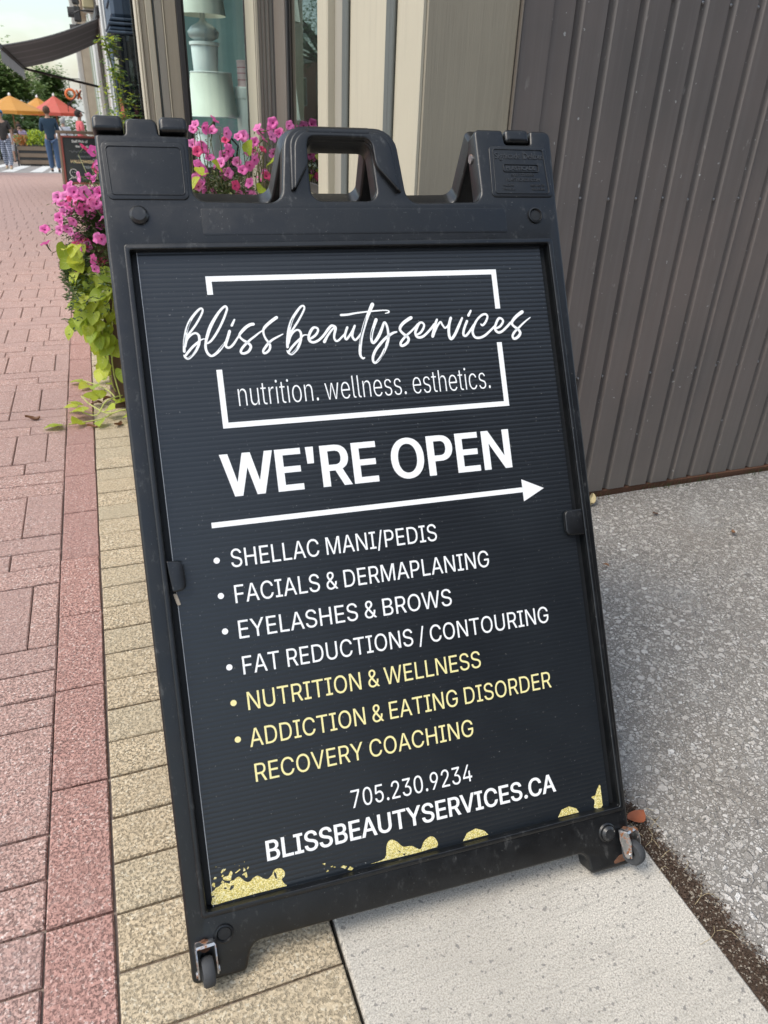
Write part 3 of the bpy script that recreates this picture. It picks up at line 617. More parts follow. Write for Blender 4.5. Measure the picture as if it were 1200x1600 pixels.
def text(body, a0, a1, base, cap, mat, off=0., widen=0., parent=None, n=NL, extrude=0., name='lettering', space=1.):
    """set in the built-in face, narrowed to the printed width; stems thickened sideways by `widen`"""
    me = text_mesh(body, cap / 1000, off / 1000, extrude, space); xs = [v.co.x for v in me.vertices]; x0, x1 = min(xs), max(xs); k = (a1 - a0 - 2 * widen) / 1000 / (x1 - x0)
    bm = bmesh.new(); bm.from_mesh(me); bmesh.ops.remove_doubles(bm, verts=bm.verts, dist=1e-7)
    for v in bm.verts: v.co.x = (v.co.x - x0) * k
    if widen:
        mv = {}
        for v in bm.verts:
            nn = Vector((0, 0))
            for e in v.link_edges:
                if len(e.link_faces) != 1: continue
                d = (e.verts[1].co - e.verts[0].co).xy; q = Vector((d.y, -d.x)).normalized() if d.length > 1e-9 else Vector((0, 0))
                cc = e.link_faces[0].calc_center_median().xy - (e.verts[0].co.xy + e.verts[1].co.xy) / 2
                if q.dot(cc) > 0: q = -q
                nn += q
            if nn.length > 1e-6: mv[v] = max(-1, min(1, nn.normalized().x * 1.3)) * widen / 1000
        for v, d in mv.items(): v.co.x += d
    for v in bm.verts: v.co = toF((a0 / 1000 + widen / 1000 + v.co.x, base / 1000 + (v.co.y), n + v.co.z))
    for f in bm.faces:
        f.normal_update()
        if not extrude and f.normal.dot(PN) < 0: f.normal_flip()
    if extrude: bmesh.ops.recalc_face_normals(bm, faces=bm.faces)
    bm.to_mesh(me); bm.free(); me.materials.clear(); me.materials.append(mat)
    for p in me.polygons: p.use_smooth = False
    return place(name, me, parent or panel)
GLYPH = {'&':(448,[[(197,-7),(165,-5),(136,1),(110,12),(88,26),(69,42),(54,62),(43,84),(36,108),(34,133),(36,154),(40,173),(47,189),(58,205),(70,220),(85,235),(101,249),(120,264),(140,279),(216,335),(223,340),(230,346),(237,352),(243,359),(249,367),(255,375),(259,384),(261,394),(262,405),(260,420),(255,434),(245,445),(233,454),(219,459),(201,461),(189,460),(178,457),(168,453),(159,447),(151,440),(145,431),(141,421),(138,411),(137,399),(138,386),(141,375),(145,363),(152,352),(159,340),(169,327),(179,314),(191,300),(204,284),(438,0),(364,0),(171,231),(121,293),(108,310),(96,327),(87,344),(81,361),(77,379),(75,398),(77,420),(82,440),(91,458),(102,474),(117,488),(134,499),(154,507),(176,512),(200,513),(224,512),(246,507),(266,499),(283,488),(297,475),(308,459),(317,442),(322,424),(324,404),(323,389),(320,375),(315,362),(309,349),(301,336),(291,325),(281,314),(269,303),(256,293),(154,217),(135,202),(121,188),(110,174),(103,161),(98,146),(97,131),(98,115),(102,101),(109,87),(118,76),(130,66),(143,57),(158,51),(175,48),(193,46),(213,48),(232,52),(251,59),(269,69),(286,81),(301,95),(315,112),(327,131),(336,151),(343,174),(348,198),(349,224),(408,224),(406,194),(403,167),(397,144),(389,124),(380,107),(371,92),(361,80),(353,70),(345,62),(333,47),(315,30),(294,17),(271,7),(246,-1),(221,-5)]]),"'":(206,[[(78,318),(70,509),(136,509),(128,318)]]),'.':(188,[[(95,-4),(83,-3),(73,1),(63,9),(55,18),(51,29),(50,41),(51,53),(55,64),(63,73),(73,81),(83,85),(95,87),(107,85),(118,81),(128,73),(135,64),(140,53),(141,41),(140,29),(135,18),(128,9),(118,1),(107,-3)]]),'/':(249,[[(235,533),(71,-76),(14,-76),(178,533)]]),'0':(453,[[(227,-7),(191,-3),(158,7),(130,24),(105,48),(85,77),(69,113),(57,155),(50,202),(48,254),(50,306),(57,353),(69,395),(85,431),(106,461),(130,484),(159,502),(191,512),(227,516),(262,512),(295,502),(323,484),(348,461),(368,431),(384,395),(396,353),(403,306),(405,254),(403,202),(396,155),(384,113),(368,77),(348,48),(323,24),(295,7),(263,-3)],[(227,50),(250,52),(271,60),(290,74),(306,92),(320,116),(330,144),(338,176),(342,213),(344,254),(342,295),(338,332),(330,365),(320,393),(306,416),(290,435),(271,449),(250,457),(227,460),(203,457),(182,449),(163,435),(147,416),(134,393),(123,365),(115,332),(111,295),(109,254),(111,213),(115,176),(123,144),(134,116),(147,92),(163,74),(182,60),(203,52)]]),'1':(453,[[(76,0),(76,55),(391,55),(391,0)],[(276,509),(276,0),(212,0),(212,448),(209,448),(86,358),(86,427),(198,509)]]),'2':(453,[[(64,0),(64,47),(234,229),(252,248),(268,266),(282,282),(294,298),(303,312),(311,327),(316,341),(319,356),(320,371),(319,389),(315,405),(308,419),(298,431),(287,441),(273,449),(258,455),(241,458),(224,460),(205,458),(188,454),(172,447),(159,438),(148,427),(139,413),(132,398),(128,381),(127,362),(66,362),(68,391),(75,418),(86,442),(102,464),(121,482),(143,496),(168,507),(196,513),(225,516),(254,513),(281,507),(306,497),(328,482),(346,465),(361,445),(372,423),(379,398),(381,372),(380,354),(377,336),(371,318),(363,299),(351,280),(336,259),(317,235),(294,209),(267,180),(153,60),(153,57),(389,57),(389,0)]]),'3':(453,[[(218,-7),(188,-5),(159,1),(133,10),(108,22),(88,38),(70,57),(57,79),(48,104),(44,132),(109,132),(112,115),(118,100),(126,87),(137,76),(150,66),(165,59),(182,54),(200,51),(219,50),(239,51),(258,55),(275,61),(291,69),(304,80),(315,93),(323,108),(328,125),(329,145),(328,163),(323,180),(316,196),(306,211),(292,223),(275,234),(254,241),(229,246),(201,248),(157,248),(157,299),(288,448),(288,452),(70,452),(70,509),(372,509),(372,461),(211,278),(211,289),(247,290),(279,286),(308,276),(333,262),(354,244),(371,222),(383,198),(391,173),(393,145),(390,116),(383,90),(370,66),(354,45),(333,27),(309,12),(281,2),(251,-5)]]),'4':(453,[[(40,105),(40,158),(247,509),(311,509),(109,166),(109,163),(413,163),(413,105)],[(282,0),(282,121),(282,146),(282,318),(343,318),(343,0)]]),'5':(453,[[(221,-7),(192,-5),(165,1),(140,11),(118,25),(99,41),(83,60),(71,82),(63,105),(60,130),(122,130),(125,115),(130,102),(138,89),(148,78),(160,68),(173,60),(188,54),(204,51),(221,50),(241,51),(259,56),(276,64),(291,75),(304,89),(314,104),(322,122),(326,141),(328,162),(326,183),(321,203),(314,221),(303,237),(290,251),(275,262),(257,270),(238,275),(218,277),(201,276),(184,273),(167,268),(152,262),(139,255),(128,246),(67,253),(96,509),(366,509),(366,452),(151,452),(134,301),(136,301),(148,311),(162,318),(178,325),(194,330),(212,333),(229,334),(252,332),(274,328),(294,321),(313,311),(330,299),(345,285),(358,269),(370,251),(379,231),(386,210),(390,187),(391,163),(388,132),(381,102),(369,76),(352,52),(332,32),(309,15),(282,3),(253,-4)]]),'6':(453,[[(226,-7),(196,-4),(168,3),(142,15),(119,31),(100,51),(84,74),(73,101),(66,130),(64,162),(65,187),(71,212),(80,239),(93,268),(112,302),(137,340),(252,509),(322,509),(151,261),(145,261),(151,270),(157,279),(165,288),(174,295),(184,302),(196,307),(208,311),(221,313),(235,314),(265,312),(291,305),(316,295),(337,280),(355,262),(370,240),(380,215),(387,187),(389,157),(387,127),(379,98),(368,73),(352,50),(333,30),(310,14),(284,3),(257,-4)],[(226,48),(245,50),(263,55),(279,63),(293,73),(304,86),(314,101),(322,119),(326,137),(327,157),(326,178),(322,196),(314,213),(304,228),(293,241),(279,251),(263,259),(245,264),(226,265),(207,264),(190,259),(174,252),(160,241),(148,229),(138,214),(131,197),(126,179),(125,158),(126,138),(131,119),(138,102),(148,86),(160,73),(174,63),(190,55),(207,50)]]),'7':(453,[[(97,0),(323,448),(323,452),(62,452),(62,509),(391,509),(391,449),(165,0)]]),'9':(453,[[(226,516),(256,513),(285,506),(310,494),(333,478),(352,458),(368,434),(380,408),(387,378),(389,347),(387,322),(382,296),(373,270),(359,240),(340,207),(315,168),(200,0),(130,0),(301,248),(307,248),(302,238),(295,229),(287,221),(278,214),(268,207),(257,202),(245,198),(232,195),(218,195),(188,197),(161,203),(137,214),(116,229),(98,247),(83,269),(72,294),(66,321),(64,352),(66,382),(73,411),(85,436),(101,459),(120,479),(143,494),(168,506),(196,513)],[(226,460),(207,459),(190,454),(174,446),(160,435),(148,423),(138,407),(131,390),(127,372),(125,352),(127,331),(131,313),(138,295),(148,280),(160,268),(174,257),(190,250),(207,245),(226,243),(245,245),(263,249),(279,257),(293,267),(305,280),(314,295),(322,312),(326,330),(327,350),(326,371),(322,390),(314,407),(305,422),(293,435),(279,446),(263,454),(245,459)]]),'A':(480,[[(16,0),(201,509),(276,509),(463,0),(395,0),(287,302),(280,323),(272,346),(264,372),(255,402),(244,438),(232,478),(245,478),(233,437),(222,402),(213,371),(204,345),(197,322),(191,302),(85,0)],[(110,142),(110,199),(370,199),(370,142)]]),'B':(456,[[(60,0),(60,509),(241,509),(274,507),(304,501),(329,491),(350,477),(367,461),(381,442),(390,421),(396,398),(398,374),(397,353),(393,336),(387,320),(378,307),(368,295),(356,286),(343,278),(329,272),(315,267),(315,262),(331,260),(347,254),(363,245),(378,234),(391,220),(402,203),(411,184),(416,161),(418,136),(416,111),(410,88),(400,67),(386,48),(368,31),(344,18),(317,8),(284,2),(247,0)],[(125,57),(245,57),(281,60),(309,67),(330,80),(344,96),(353,115),(355,137),(354,153),(350,169),(342,184),(333,197),(320,209),(306,218),(289,225),(269,229),(248,231),(125,231)],[(125,285),(238,285),(256,287),(273,290),(288,296),(302,304),(314,314),(323,326),(330,340),(335,355),(336,372),(333,393),(326,412),(313,429),(294,442),(270,449),(240,452),(125,452)]]),'C':(510,[[(267,-7),(225,-3),(186,7),(150,25),(119,49),(92,79),(70,115),(53,157),(44,203),(40,254),(44,305),(53,352),(70,393),(92,429),(119,459),(150,484),(186,501),(225,512),(267,516),(293,514),(317,511),(340,504),(362,496),(383,485),(402,471),(419,456),(435,438),(448,418),(459,397),(467,373),(473,348),(408,348),(404,365),(397,380),(389,395),(380,407),(369,418),(357,428),(344,437),(330,444),(315,449),(300,453),(284,455),(267,456),(237,453),(209,445),(184,432),(161,414),(141,391),(125,364),(113,332),(106,295),(103,254),(106,213),(113,177),(125,145),(141,117),(161,94),(184,76),(210,63),(237,56),(267,53),(284,54),(300,56),(315,60),(330,65),(344,72),(357,81),(369,90),(380,102),(389,114),(397,128),(404,144),(408,160),(473,160),(467,135),(459,112),(448,91),(435,71),(420,53),(402,38),(383,24),(363,13),(341,5),(317,-2),(293,-6)]]),'D':(502,[[(219,0),(96,0),(96,57),(215,57),(254,60),(288,68),(318,81),(343,99),(363,122),(379,149),(390,181),(397,216),(399,255),(397,294),(390,329),(379,361),(364,388),(344,410),(320,428),(291,441),(258,449),(221,452),(93,452),(93,509),(225,509),(273,505),(315,495),(353,478),(385,455),(412,426),(433,391),(449,351),(458,306),(462,255),(458,205),(449,159),(433,119),(411,83),(384,54),(351,31),(312,14),(268,3)],[(125,509),(125,0),(60,0),(60,509)]]),'E':(419,[[(60,0),(60,509),(372,509),(372,452),(125,452),(125,286),(355,286),(355,229),(125,229),(125,57),(375,57),(375,0)]]),'F':(410,[[(60,0),(60,509),(369,509),(369,452),(125,452),(125,278),(346,278),(346,221),(125,221),(125,0)]]),'G':(520,[[(269,-7),(225,-3),(185,7),(149,25),(118,49),(91,79),(69,116),(53,157),(43,203),(40,254),(43,305),(53,352),(69,393),(91,429),(117,459),(149,484),(184,501),(223,512),(265,516),(291,514),(316,510),(340,504),(363,494),(384,483),(403,469),(421,453),(436,436),(449,416),(460,395),(468,373),(474,349),(408,349),(402,365),(395,379),(387,393),(378,406),(368,417),(356,427),(344,436),(330,443),(315,448),(300,453),(283,455),(265,456),(236,453),(209,445),(183,432),(160,414),(141,392),(125,364),(113,332),(106,295),(103,254),(106,213),(113,177),(125,145),(141,117),(161,95),(184,76),(210,63),(238,56),(269,53),(296,55),(322,61),(345,71),(365,85),(382,102),(396,123),(407,147),(413,173),(415,202),(434,199),(283,199),(283,256),(478,256),(478,200),(475,160),(466,124),(451,91),(431,62),(406,38),(377,19),(344,5),(308,-4)]]),'H':(517,[[(60,0),(60,509),(125,509),(125,289),(392,289),(392,509),(457,509),(457,0),(392,0),(392,232),(125,232),(125,0)]]),'I':(300,[[(31,0),(31,57),(118,57),(118,452),(31,452),(31,509),(269,509),(269,452),(183,452),(183,57),(269,57),(269,0)]]),'K':(467,[[(104,145),(104,216),(116,231),(128,246),(139,261),(151,275),(162,289),(174,303),(187,317),(199,331),(212,344),(364,509),(448,509),(231,276),(228,276)],[(60,0),(60,509),(125,509),(125,334),(124,225),(125,193),(125,0)],[(372,0),(188,259),(228,309),(449,0)]]),'L':(393,[[(60,0),(60,509),(125,509),(125,57),(361,57),(361,0)]]),'M':(628,[[(60,0),(60,509),(152,509),(277,187),(280,179),(284,170),(287,159),(299,123),(303,110),(307,97),(311,84),(315,71),(319,60),(322,49),(307,49),(318,83),(330,121),(334,134),(338,146),(342,158),(346,169),(349,179),(352,187),(476,509),(568,509),(568,0),(504,0),(504,291),(504,327),(505,340),(505,354),(505,369),(506,413),(507,457),(513,457),(508,441),(503,425),(498,409),(482,363),(477,348),(472,335),(467,322),(463,310),(459,300),(456,291),(342,0),(286,0),(170,291),(167,300),(163,310),(159,321),(145,361),(140,376),(134,392),(129,408),(124,424),(118,441),(112,457),(119,457),(120,416),(121,372),(122,328),(122,315),(122,302),(122,291),(122,0)]]),'N':(523,[[(60,0),(60,509),(136,509),(343,183),(349,174),(355,163),(363,151),(371,137),(379,122),(388,107),(396,90),(405,73),(414,55),(405,54),(403,72),(402,90),(401,108),(400,126),(399,142),(399,157),(399,195),(399,509),(463,509),(463,0),(387,0),(202,290),(194,303),(186,317),(177,331),(168,346),(159,363),(148,381),(108,452),(119,454),(122,384),(123,363),(124,345),(124,328),(125,313),(125,301),(125,291),(125,0)]]),'O':(533,[[(267,-7),(225,-3),(186,7),(150,25),(119,49),(92,79),(70,115),(53,157),(44,203),(40,254),(44,305),(53,352),(70,393),(92,429),(119,459),(150,484),(186,501),(225,512),(267,516),(309,512),(348,501),(384,484),(415,459),(442,429),(464,393),(480,352),(490,305),(493,254),(490,203),(480,157),(464,115),(442,79),(415,49),(384,25),(348,7),(309,-3)],[(267,53),(296,55),(324,63),(349,76),(372,94),(392,116),(408,144),(420,176),(428,213),(430,254),(428,295),(420,332),(408,365),(392,392),(372,415),(349,433),(324,446),(296,453),(267,456),(237,453),(210,445),(184,433),(161,415),(142,392),(125,364),(113,332),(106,295),(103,254),(106,213),(113,176),(125,144),(142,117),(161,94),(184,76),(210,63),(237,55)]]),'P':(445,[[(60,0),(60,509),(235,509),(272,506),(305,499),(332,487),(356,471),(375,452),(390,430),(400,404),(407,377),(409,348),(407,318),(400,291),(390,265),(375,243),(356,223),(332,207),(305,195),(272,188),(235,186),(109,186),(109,242),(233,242),(257,244),(279,248),(297,256),(312,266),(324,279),(333,294),(339,310),(343,328),(344,348),(343,367),(339,385),(333,402),(324,416),(312,428),(297,439),(279,446),(257,451),(232,452),(125,452),(125,0)]]),'R':(449,[[(60,0),(60,509),(236,509),(273,506),(305,500),(333,489),(356,473),(376,455),(390,433),(401,408),(407,381),(409,352),(407,323),(401,296),(390,271),(376,250),(356,232),(333,217),(305,206),(273,200),(236,198),(96,198),(96,255),(234,255),(258,256),(280,260),(298,267),(313,276),(325,287),(334,300),(340,316),(344,333),(345,352),(344,371),(340,389),(334,405),(325,419),(313,430),(298,440),(279,446),(258,451),(233,452),(125,452),(125,0)],[(353,0),(230,229),(303,229),(428,0)]]),'S':(447,[[(224,-9),(188,-7),(156,-1),(128,9),(102,23),(81,40),(64,60),(51,83),(42,109),(38,137),(104,137),(108,118),(114,102),(123,88),(136,76),(150,66),(166,59),(185,53),(204,50),(224,49),(246,50),(267,54),(286,60),(303,69),(317,79),(329,92),(338,106),(344,122),(346,139),(344,154),(340,168),(332,179),(322,189),(310,197),(296,205),(280,211),(263,217),(245,222),(184,239),(145,253),(112,269),(86,289),(67,313),(56,341),(52,372),(54,400),(62,425),(75,448),(92,468),(113,484),(138,498),(165,508),(195,514),(227,516),(259,514),(289,508),(316,498),(340,484),(360,468),(377,449),(390,427),(398,403),(401,378),(337,378),(332,402),(320,421),(302,437),(280,449),(254,456),(225,459),(204,457),(185,454),(167,448),(152,440),(139,430),(129,418),(121,405),(117,391),(115,376),(117,359),(122,345),(131,334),(142,324),(155,315),(169,308),(184,302),(198,297),(212,293),(264,279),(279,275),(295,270),(312,264),(328,256),(344,248),(359,238),(372,226),(384,213),(395,198),(402,180),(407,161),(408,139),(406,112),(399,87),(386,64),(370,43),(349,25),(323,11),(294,0),(261,-7)]]),'T':(449,[[(32,452),(32,509),(417,509),(417,452),(257,452),(257,0),(193,0),(193,452)]]),'U':(517,[[(259,-8),(220,-6),(186,2),(154,15),(126,33),(103,55),(85,80),(71,108),(63,140),(60,173),(60,509),(124,509),(124,178),(126,155),(132,133),(141,113),(153,95),(169,80),(187,68),(208,59),(232,53),(259,52),(285,53),(309,59),(331,68),(349,80),(364,95),(377,113),(385,133),(391,155),(393,178),(393,509),(457,509),(457,173),(454,140),(446,108),(433,80),(414,55),(391,33),(363,15),(332,2),(297,-6)]]),'V':(480,[[(204,0),(16,509),(84,509),(192,206),(199,187),(207,164),(215,137),(225,106),(236,71),(248,31),(235,31),(247,71),(257,107),(267,138),(276,165),(283,187),(290,206),(395,509),(463,509),(278,0)]]),'W':(686,[[(155,0),(16,509),(82,509),(163,196),(167,179),(172,162),(175,145),(179,128),(183,111),(187,94),(190,76),(194,58),(197,40),(189,40),(193,58),(196,76),(200,94),(203,111),(207,128),(211,145),(215,162),(220,179),(224,196),(306,509),(380,509),(462,196),(466,179),(470,162),(474,145),(478,128),(482,111),(486,94),(490,76),(494,58),(497,40),(488,40),(492,58),(495,76),(499,94),(503,111),(506,128),(510,145),(523,196),(603,509),(670,509),(530,0),(455,0),(368,323),(362,345),(357,368),(351,391),(346,417),(341,445),(336,475),(350,475),(345,446),(340,420),(335,395),(330,371),(324,347),(318,323),(230,0)]]),'Y':(472,[[(203,0),(203,208),(16,509),(91,509),(192,344),(203,327),(213,309),(222,292),(231,274),(240,254),(250,230),(224,230),(233,254),(242,275),(251,293),(260,310),(270,327),(280,344),(381,509),(455,509),(268,208),(268,0)]]),'c':(396,[[(207,-8),(174,-5),(144,3),(117,16),(93,35),(72,58),(56,85),(44,116),(37,150),(34,187),(37,225),(44,260),(56,291),(72,318),(93,341),(117,360),(144,374),(174,382),(207,384),(226,384),(243,381),(260,377),(276,371),(291,364),(305,356),(318,346),(330,335),(340,322),(349,308),(356,293),(362,277),(303,262),(300,272),(295,281),(290,289),(284,297),(278,304),(270,311),(261,316),(252,321),(242,325),(231,328),(220,329),(207,330),(184,328),(163,321),(145,310),(130,296),(118,278),(108,258),(102,236),(98,212),(96,187),(98,163),(102,139),(108,117),(118,97),(130,80),(145,66),(163,55),(184,49),(207,46),(220,47),(232,49),(243,52),(253,55),(262,60),(271,66),(279,73),(285,80),(292,89),(297,98),(301,107),(304,117),(363,102),(357,86),(350,70),(341,56),(331,43),(319,32),(306,21),(292,12),(277,5),(261,-1),(244,-5),(226,-7)]]),'e':(404,[[(212,-8),(177,-5),(145,3),(117,16),(92,35),(72,58),(56,85),(44,116),(37,150),(34,187),(36,224),(44,258),(55,290),(71,317),(91,340),(115,359),(142,373),(172,382),(205,384),(226,383),(246,380),(266,374),(285,366),(303,355),(319,341),(334,324),(347,305),(357,282),(365,256),(370,227),(371,194),(371,169),(75,169),(75,221),(338,221),(310,202),(308,226),(304,248),(298,269),(288,286),(277,301),(263,314),(246,323),(227,328),(205,330),(183,328),(164,323),(146,313),(131,301),(119,286),(109,270),(102,251),(97,231),(96,211),(96,178),(98,151),(102,127),(110,106),(121,88),(135,73),(151,61),(169,53),(190,48),(212,46),(227,47),(241,49),(254,53),(265,58),(276,65),(285,73),(294,82),(300,93),(306,105),(365,91),(358,72),(348,55),(335,39),(320,26),(302,14),(283,4),(261,-3),(237,-7)]]),'h':(410,[[(114,227),(114,0),(53,0),(53,509),(114,509),(114,287),(102,287),(116,319),(132,344),(152,362),(175,374),(200,382),(227,384),(252,383),(275,377),(295,369),(313,356),(328,340),(341,321),(350,298),(355,271),(357,240),(357,0),(296,0),(296,235),(293,263),(286,286),(273,304),(256,318),(235,326),(210,329),(192,328),(176,324),(161,317),(147,308),(136,297),(126,283),(119,266),(115,248)]]),'i':(167,[[(53,0),(53,379),(114,379),(114,0)],[(84,443),(73,444),(63,448),(54,455),(47,463),(43,472),(41,483),(43,494),(47,504),(54,512),(63,518),(73,522),(84,524),(95,522),(105,518),(114,512),(121,504),(125,494),(126,483),(125,472),(121,463),(114,455),(105,448),(95,444)]]),'l':(189,[[(139,-2),(112,0),(91,8),(74,20),(62,37),(55,59),(53,84),(53,509),(114,509),(114,99),(114,83),(117,71),(120,62),(126,57),(135,53),(146,52),(152,52),(157,52),(160,53),(164,53),(167,54),(170,54),(181,3),(175,1),(169,0),(162,-1),(154,-2),(147,-2)]]),'n':(410,[[(114,227),(114,0),(53,0),(53,379),(112,379),(112,287),(102,287),(116,319),(132,344),(152,362),(175,374),(200,382),(227,384),(252,383),(275,377),(295,369),(313,356),(328,340),(341,321),(350,298),(355,271),(357,240),(357,0),(296,0),(296,235),(293,263),(286,286),(273,304),(256,318),(235,326),(210,329),(192,328),(176,324),(161,317),(147,308),(136,297),(126,283),(119,266),(115,248)]]),'o':(415,[[(207,-8),(174,-5),(144,3),(117,16),(93,35),(72,58),(56,85),(44,116),(37,150),(34,187),(37,225),(44,260),(56,291),(72,318),(93,341),(117,360),(144,374),(174,382),(207,384),(241,382),(271,374),(299,360),(323,341),(343,318),(359,291),(371,260),(379,225),(381,187),(379,150),(371,116),(359,85),(343,58),(323,35),(299,16),(271,3),(241,-5)],[(207,46),(231,49),(252,55),(270,66),(285,80),(298,97),(307,117),(314,139),(318,163),(319,187),(318,212),(314,236),(307,258),(298,278),(285,296),(270,310),(252,321),(231,328),(207,330),(184,328),(163,321),(145,310),(130,296),(118,278),(108,258),(102,236),(98,212),(96,187),(98,163),(102,139),(108,117),(118,97),(130,80),(145,66),(163,55),(184,49)]]),'r':(259,[[(53,0),(53,379),(112,379),(112,321),(115,321),(124,339),(137,354),(152,367),(171,377),(191,383),(213,385),(218,385),(223,385),(229,384),(243,384),(243,322),(241,323),(236,324),(230,324),(223,325),(215,326),(207,326),(190,324),(174,321),(159,315),(146,306),(135,296),(126,284),(119,269),(115,254),(114,237),(114,0)]]),'s':(365,[[(182,-8),(157,-7),(133,-3),(112,3),(93,12),(76,24),(62,38),(50,54),(41,73),(36,94),(94,107),(101,87),(111,72),(124,60),(141,52),(160,47),(181,45),(206,47),(227,53),(244,62),(258,74),(265,88),(268,103),(266,115),(262,126),(254,136),(243,144),(229,150),(212,155),(149,170),(118,180),(92,192),(72,208),(58,227),(50,249),(47,274),(49,295),(55,314),(65,332),(79,347),(95,360),(115,370),(137,378),(161,383),(187,384),(212,383),(234,379),(254,372),(271,363),(286,352),(299,339),(309,324),(318,308),(324,290),(268,277),(262,291),(254,304),(243,316),(228,325),(210,331),(187,333),(166,331),(147,326),(131,317),(119,305),(111,292),(109,277),(110,264),(115,253),(124,243),(136,235),(152,229),(172,223),(229,209),(261,200),(287,187),(306,171),(320,153),(328,131),(331,107),(329,85),(323,65),(312,47),(298,31),(281,18),(260,6),(236,-2),(210,-7)]]),'t':(227,[[(204,379),(204,327),(6,327),(6,379)],[(65,471),(126,471),(126,98),(127,83),(130,70),(136,61),(144,55),(156,51),(170,50),(175,50),(180,50),(185,51),(191,52),(197,53),(202,54),(213,2),(207,0),(200,-2),(192,-3),(184,-3),(176,-4),(168,-4),(138,-1),(113,7),(92,21),(77,41),(68,64),(65,93)]]),'u':(410,[[(182,-5),(158,-3),(135,2),(115,11),(97,23),(82,39),(69,59),(60,82),(54,109),(53,139),(53,379),(114,379),(114,144),(116,117),(124,94),(137,75),(154,61),(175,53),(200,50),(218,51),(234,55),(249,62),(263,71),(274,83),(283,97),(290,113),(295,132),(296,153),(296,379),(357,379),(357,0),(298,0),(298,92),(307,92),(294,60),(277,35),(257,17),(234,5),(209,-3)]]),'w':(567,[[(138,0),(23,379),(87,379),(133,214),(140,190),(147,164),(154,137),(161,107),(168,75),(175,41),(165,41),(172,74),(179,105),(186,135),(192,163),(199,189),(206,214),(252,379),(316,379),(362,214),(368,189),(375,163),(382,136),(388,106),(395,75),(402,41),(391,41),(399,75),(406,106),(413,135),(420,163),(427,189),(434,214),(480,379),(545,379),(429,0),(368,0),(319,172),(305,225),(300,243),(295,262),(291,280),(277,338),(291,338),(277,280),(272,262),(267,243),(263,225),(258,207),(253,189),(248,172),(199,0)]])}
def winding(x, y, loops):
    w = 0
    for l in loops:
        for i in range(len(l)):
            x0, y0 = l[i - 1]; x1, y1 = l[i]
            if (y0 <= y) != (y1 <= y) and ((x1 - x0) * (y - y0) / (y1 - y0) + x0) > x: w += 1 if y1 > y0 else -1
    return w
def gtext(body, a0, a1, base, cap, mat, wx=0., wy=0., track=0.):
    """condensed grotesque lettering: outlines in 1/1000 em, narrowed to the printed width, strokes thickened by wx, wy mm"""
    from mathutils.geometry import delaunay_2d_cdt
    k = (cap - 2 * wy) / 509.; X = 0; items = []
    for ch in body:
        if ch == ' ': X += 165; continue
        ad, loops = GLYPH[ch]; items.append((X, loops)); X += ad + track
    xs = [x + p[0] for x, l in items for q in l for p in q]; x0, x1 = min(xs), max(xs); kx = (a1 - a0 - 2 * wx) / (x1 - x0)
    m = MB()
    for x, loops in items:
        L2 = []
        for l in loops:
            P = [((x + u - x0) * kx, v * k) for u, v in l]; n = len(P); Q = []
            for i in range(n):
                p, a, b = P[i], P[i - 1], P[(i + 1) % n]
                d1 = Vector((p[0] - a[0], p[1] - a[1])).normalized(); d2 = Vector((b[0] - p[0], b[1] - p[1])).normalized(); n1 = Vector((-d1.y, d1.x)); n2 = Vector((-d2.y, d2.x))
                mt = (n1 + n2) / max(.55, 1 + n1.dot(n2)); Q.append((a0 + wx + p[0] + max(-1.25, min(1.25, mt.x)) * wx, base + wy + p[1] + max(-1, min(1, mt.y)) * wy))
            L2.append(Q)
        pts = []; ed = []
        for q in L2: n0 = len(pts); pts += [Vector(p) for p in q]; ed += [(n0 + i, n0 + (i + 1) % len(q)) for i in range(len(q))]
        vs, _, fs = delaunay_2d_cdt(pts, ed, [], 0, 1e-5)[:3]
        keep = [f for f in fs if winding(sum(vs[i].x for i in f) / 3, sum(vs[i].y for i in f) / 3 + 1.3e-4, L2)]
        m.add([toF((v.x / 1000, v.y / 1000, NL)) + SROOT for v in vs], [tuple(f) for f in keep])
    return m.build('lettering', mat, panel)
gtext("WE'RE OPEN", 78.4, 523, -346.3, 60.5, M_white, 2.3, 1.2)
for s, a0, a1, b, mt in (('SHELLAC MANI/PEDIS', 77.5, 384.5, -444.6, M_white), ('FACIALS & DERMAPLANING', 77, 464, -494.9, M_white), ('EYELASHES & BROWS', 76.5, 395.5, -544.7, M_white), ('FAT REDUCTIONS / CONTOURING', 76.3, 552.5, -594.9, M_white),
                         ('NUTRITION & WELLNESS', 77, 430, -645, M_yink), ('ADDICTION & EATING DISORDER', 73.8, 543, -696, M_yink), ('RECOVERY COACHING', 75.8, 404.5, -745, M_yink)):
    gtext(s, a0, a1, b, 25.3, mt, .05, .0)
gtext('705.230.9234', 206, 393.5, -811, 25.5, M_white, .05, 0)
gtext('BLISSBEAUTYSERVICES.CA', 78.3, 528.6, -856.2, 28, M_white, .8, .5)
gtext('nutrition. wellness. esthetics.', 114.2, 503, -219.3, 33.0, M_white, -.35, -.75)
def circ(x, y, r, n=16): return [(x + r * math.cos(2 * math.pi * i / n), y + r * math.sin(2 * math.pi * i / n)) for i in range(n)]
for y in (-432.4, -481.9, -531.5, -581.6, -631.4, -682.3): flat('bullet_point', [circ(58, y, 4.3)], M_white if y > -600 else M_yink)
flat('arrow', [[(56.7, -379.3), (536, -379.3), (536, -387), (56.7, -387)], [(535.2, -366.6), (572.3, -384.2), (535.2, -401.6)]], M_white)
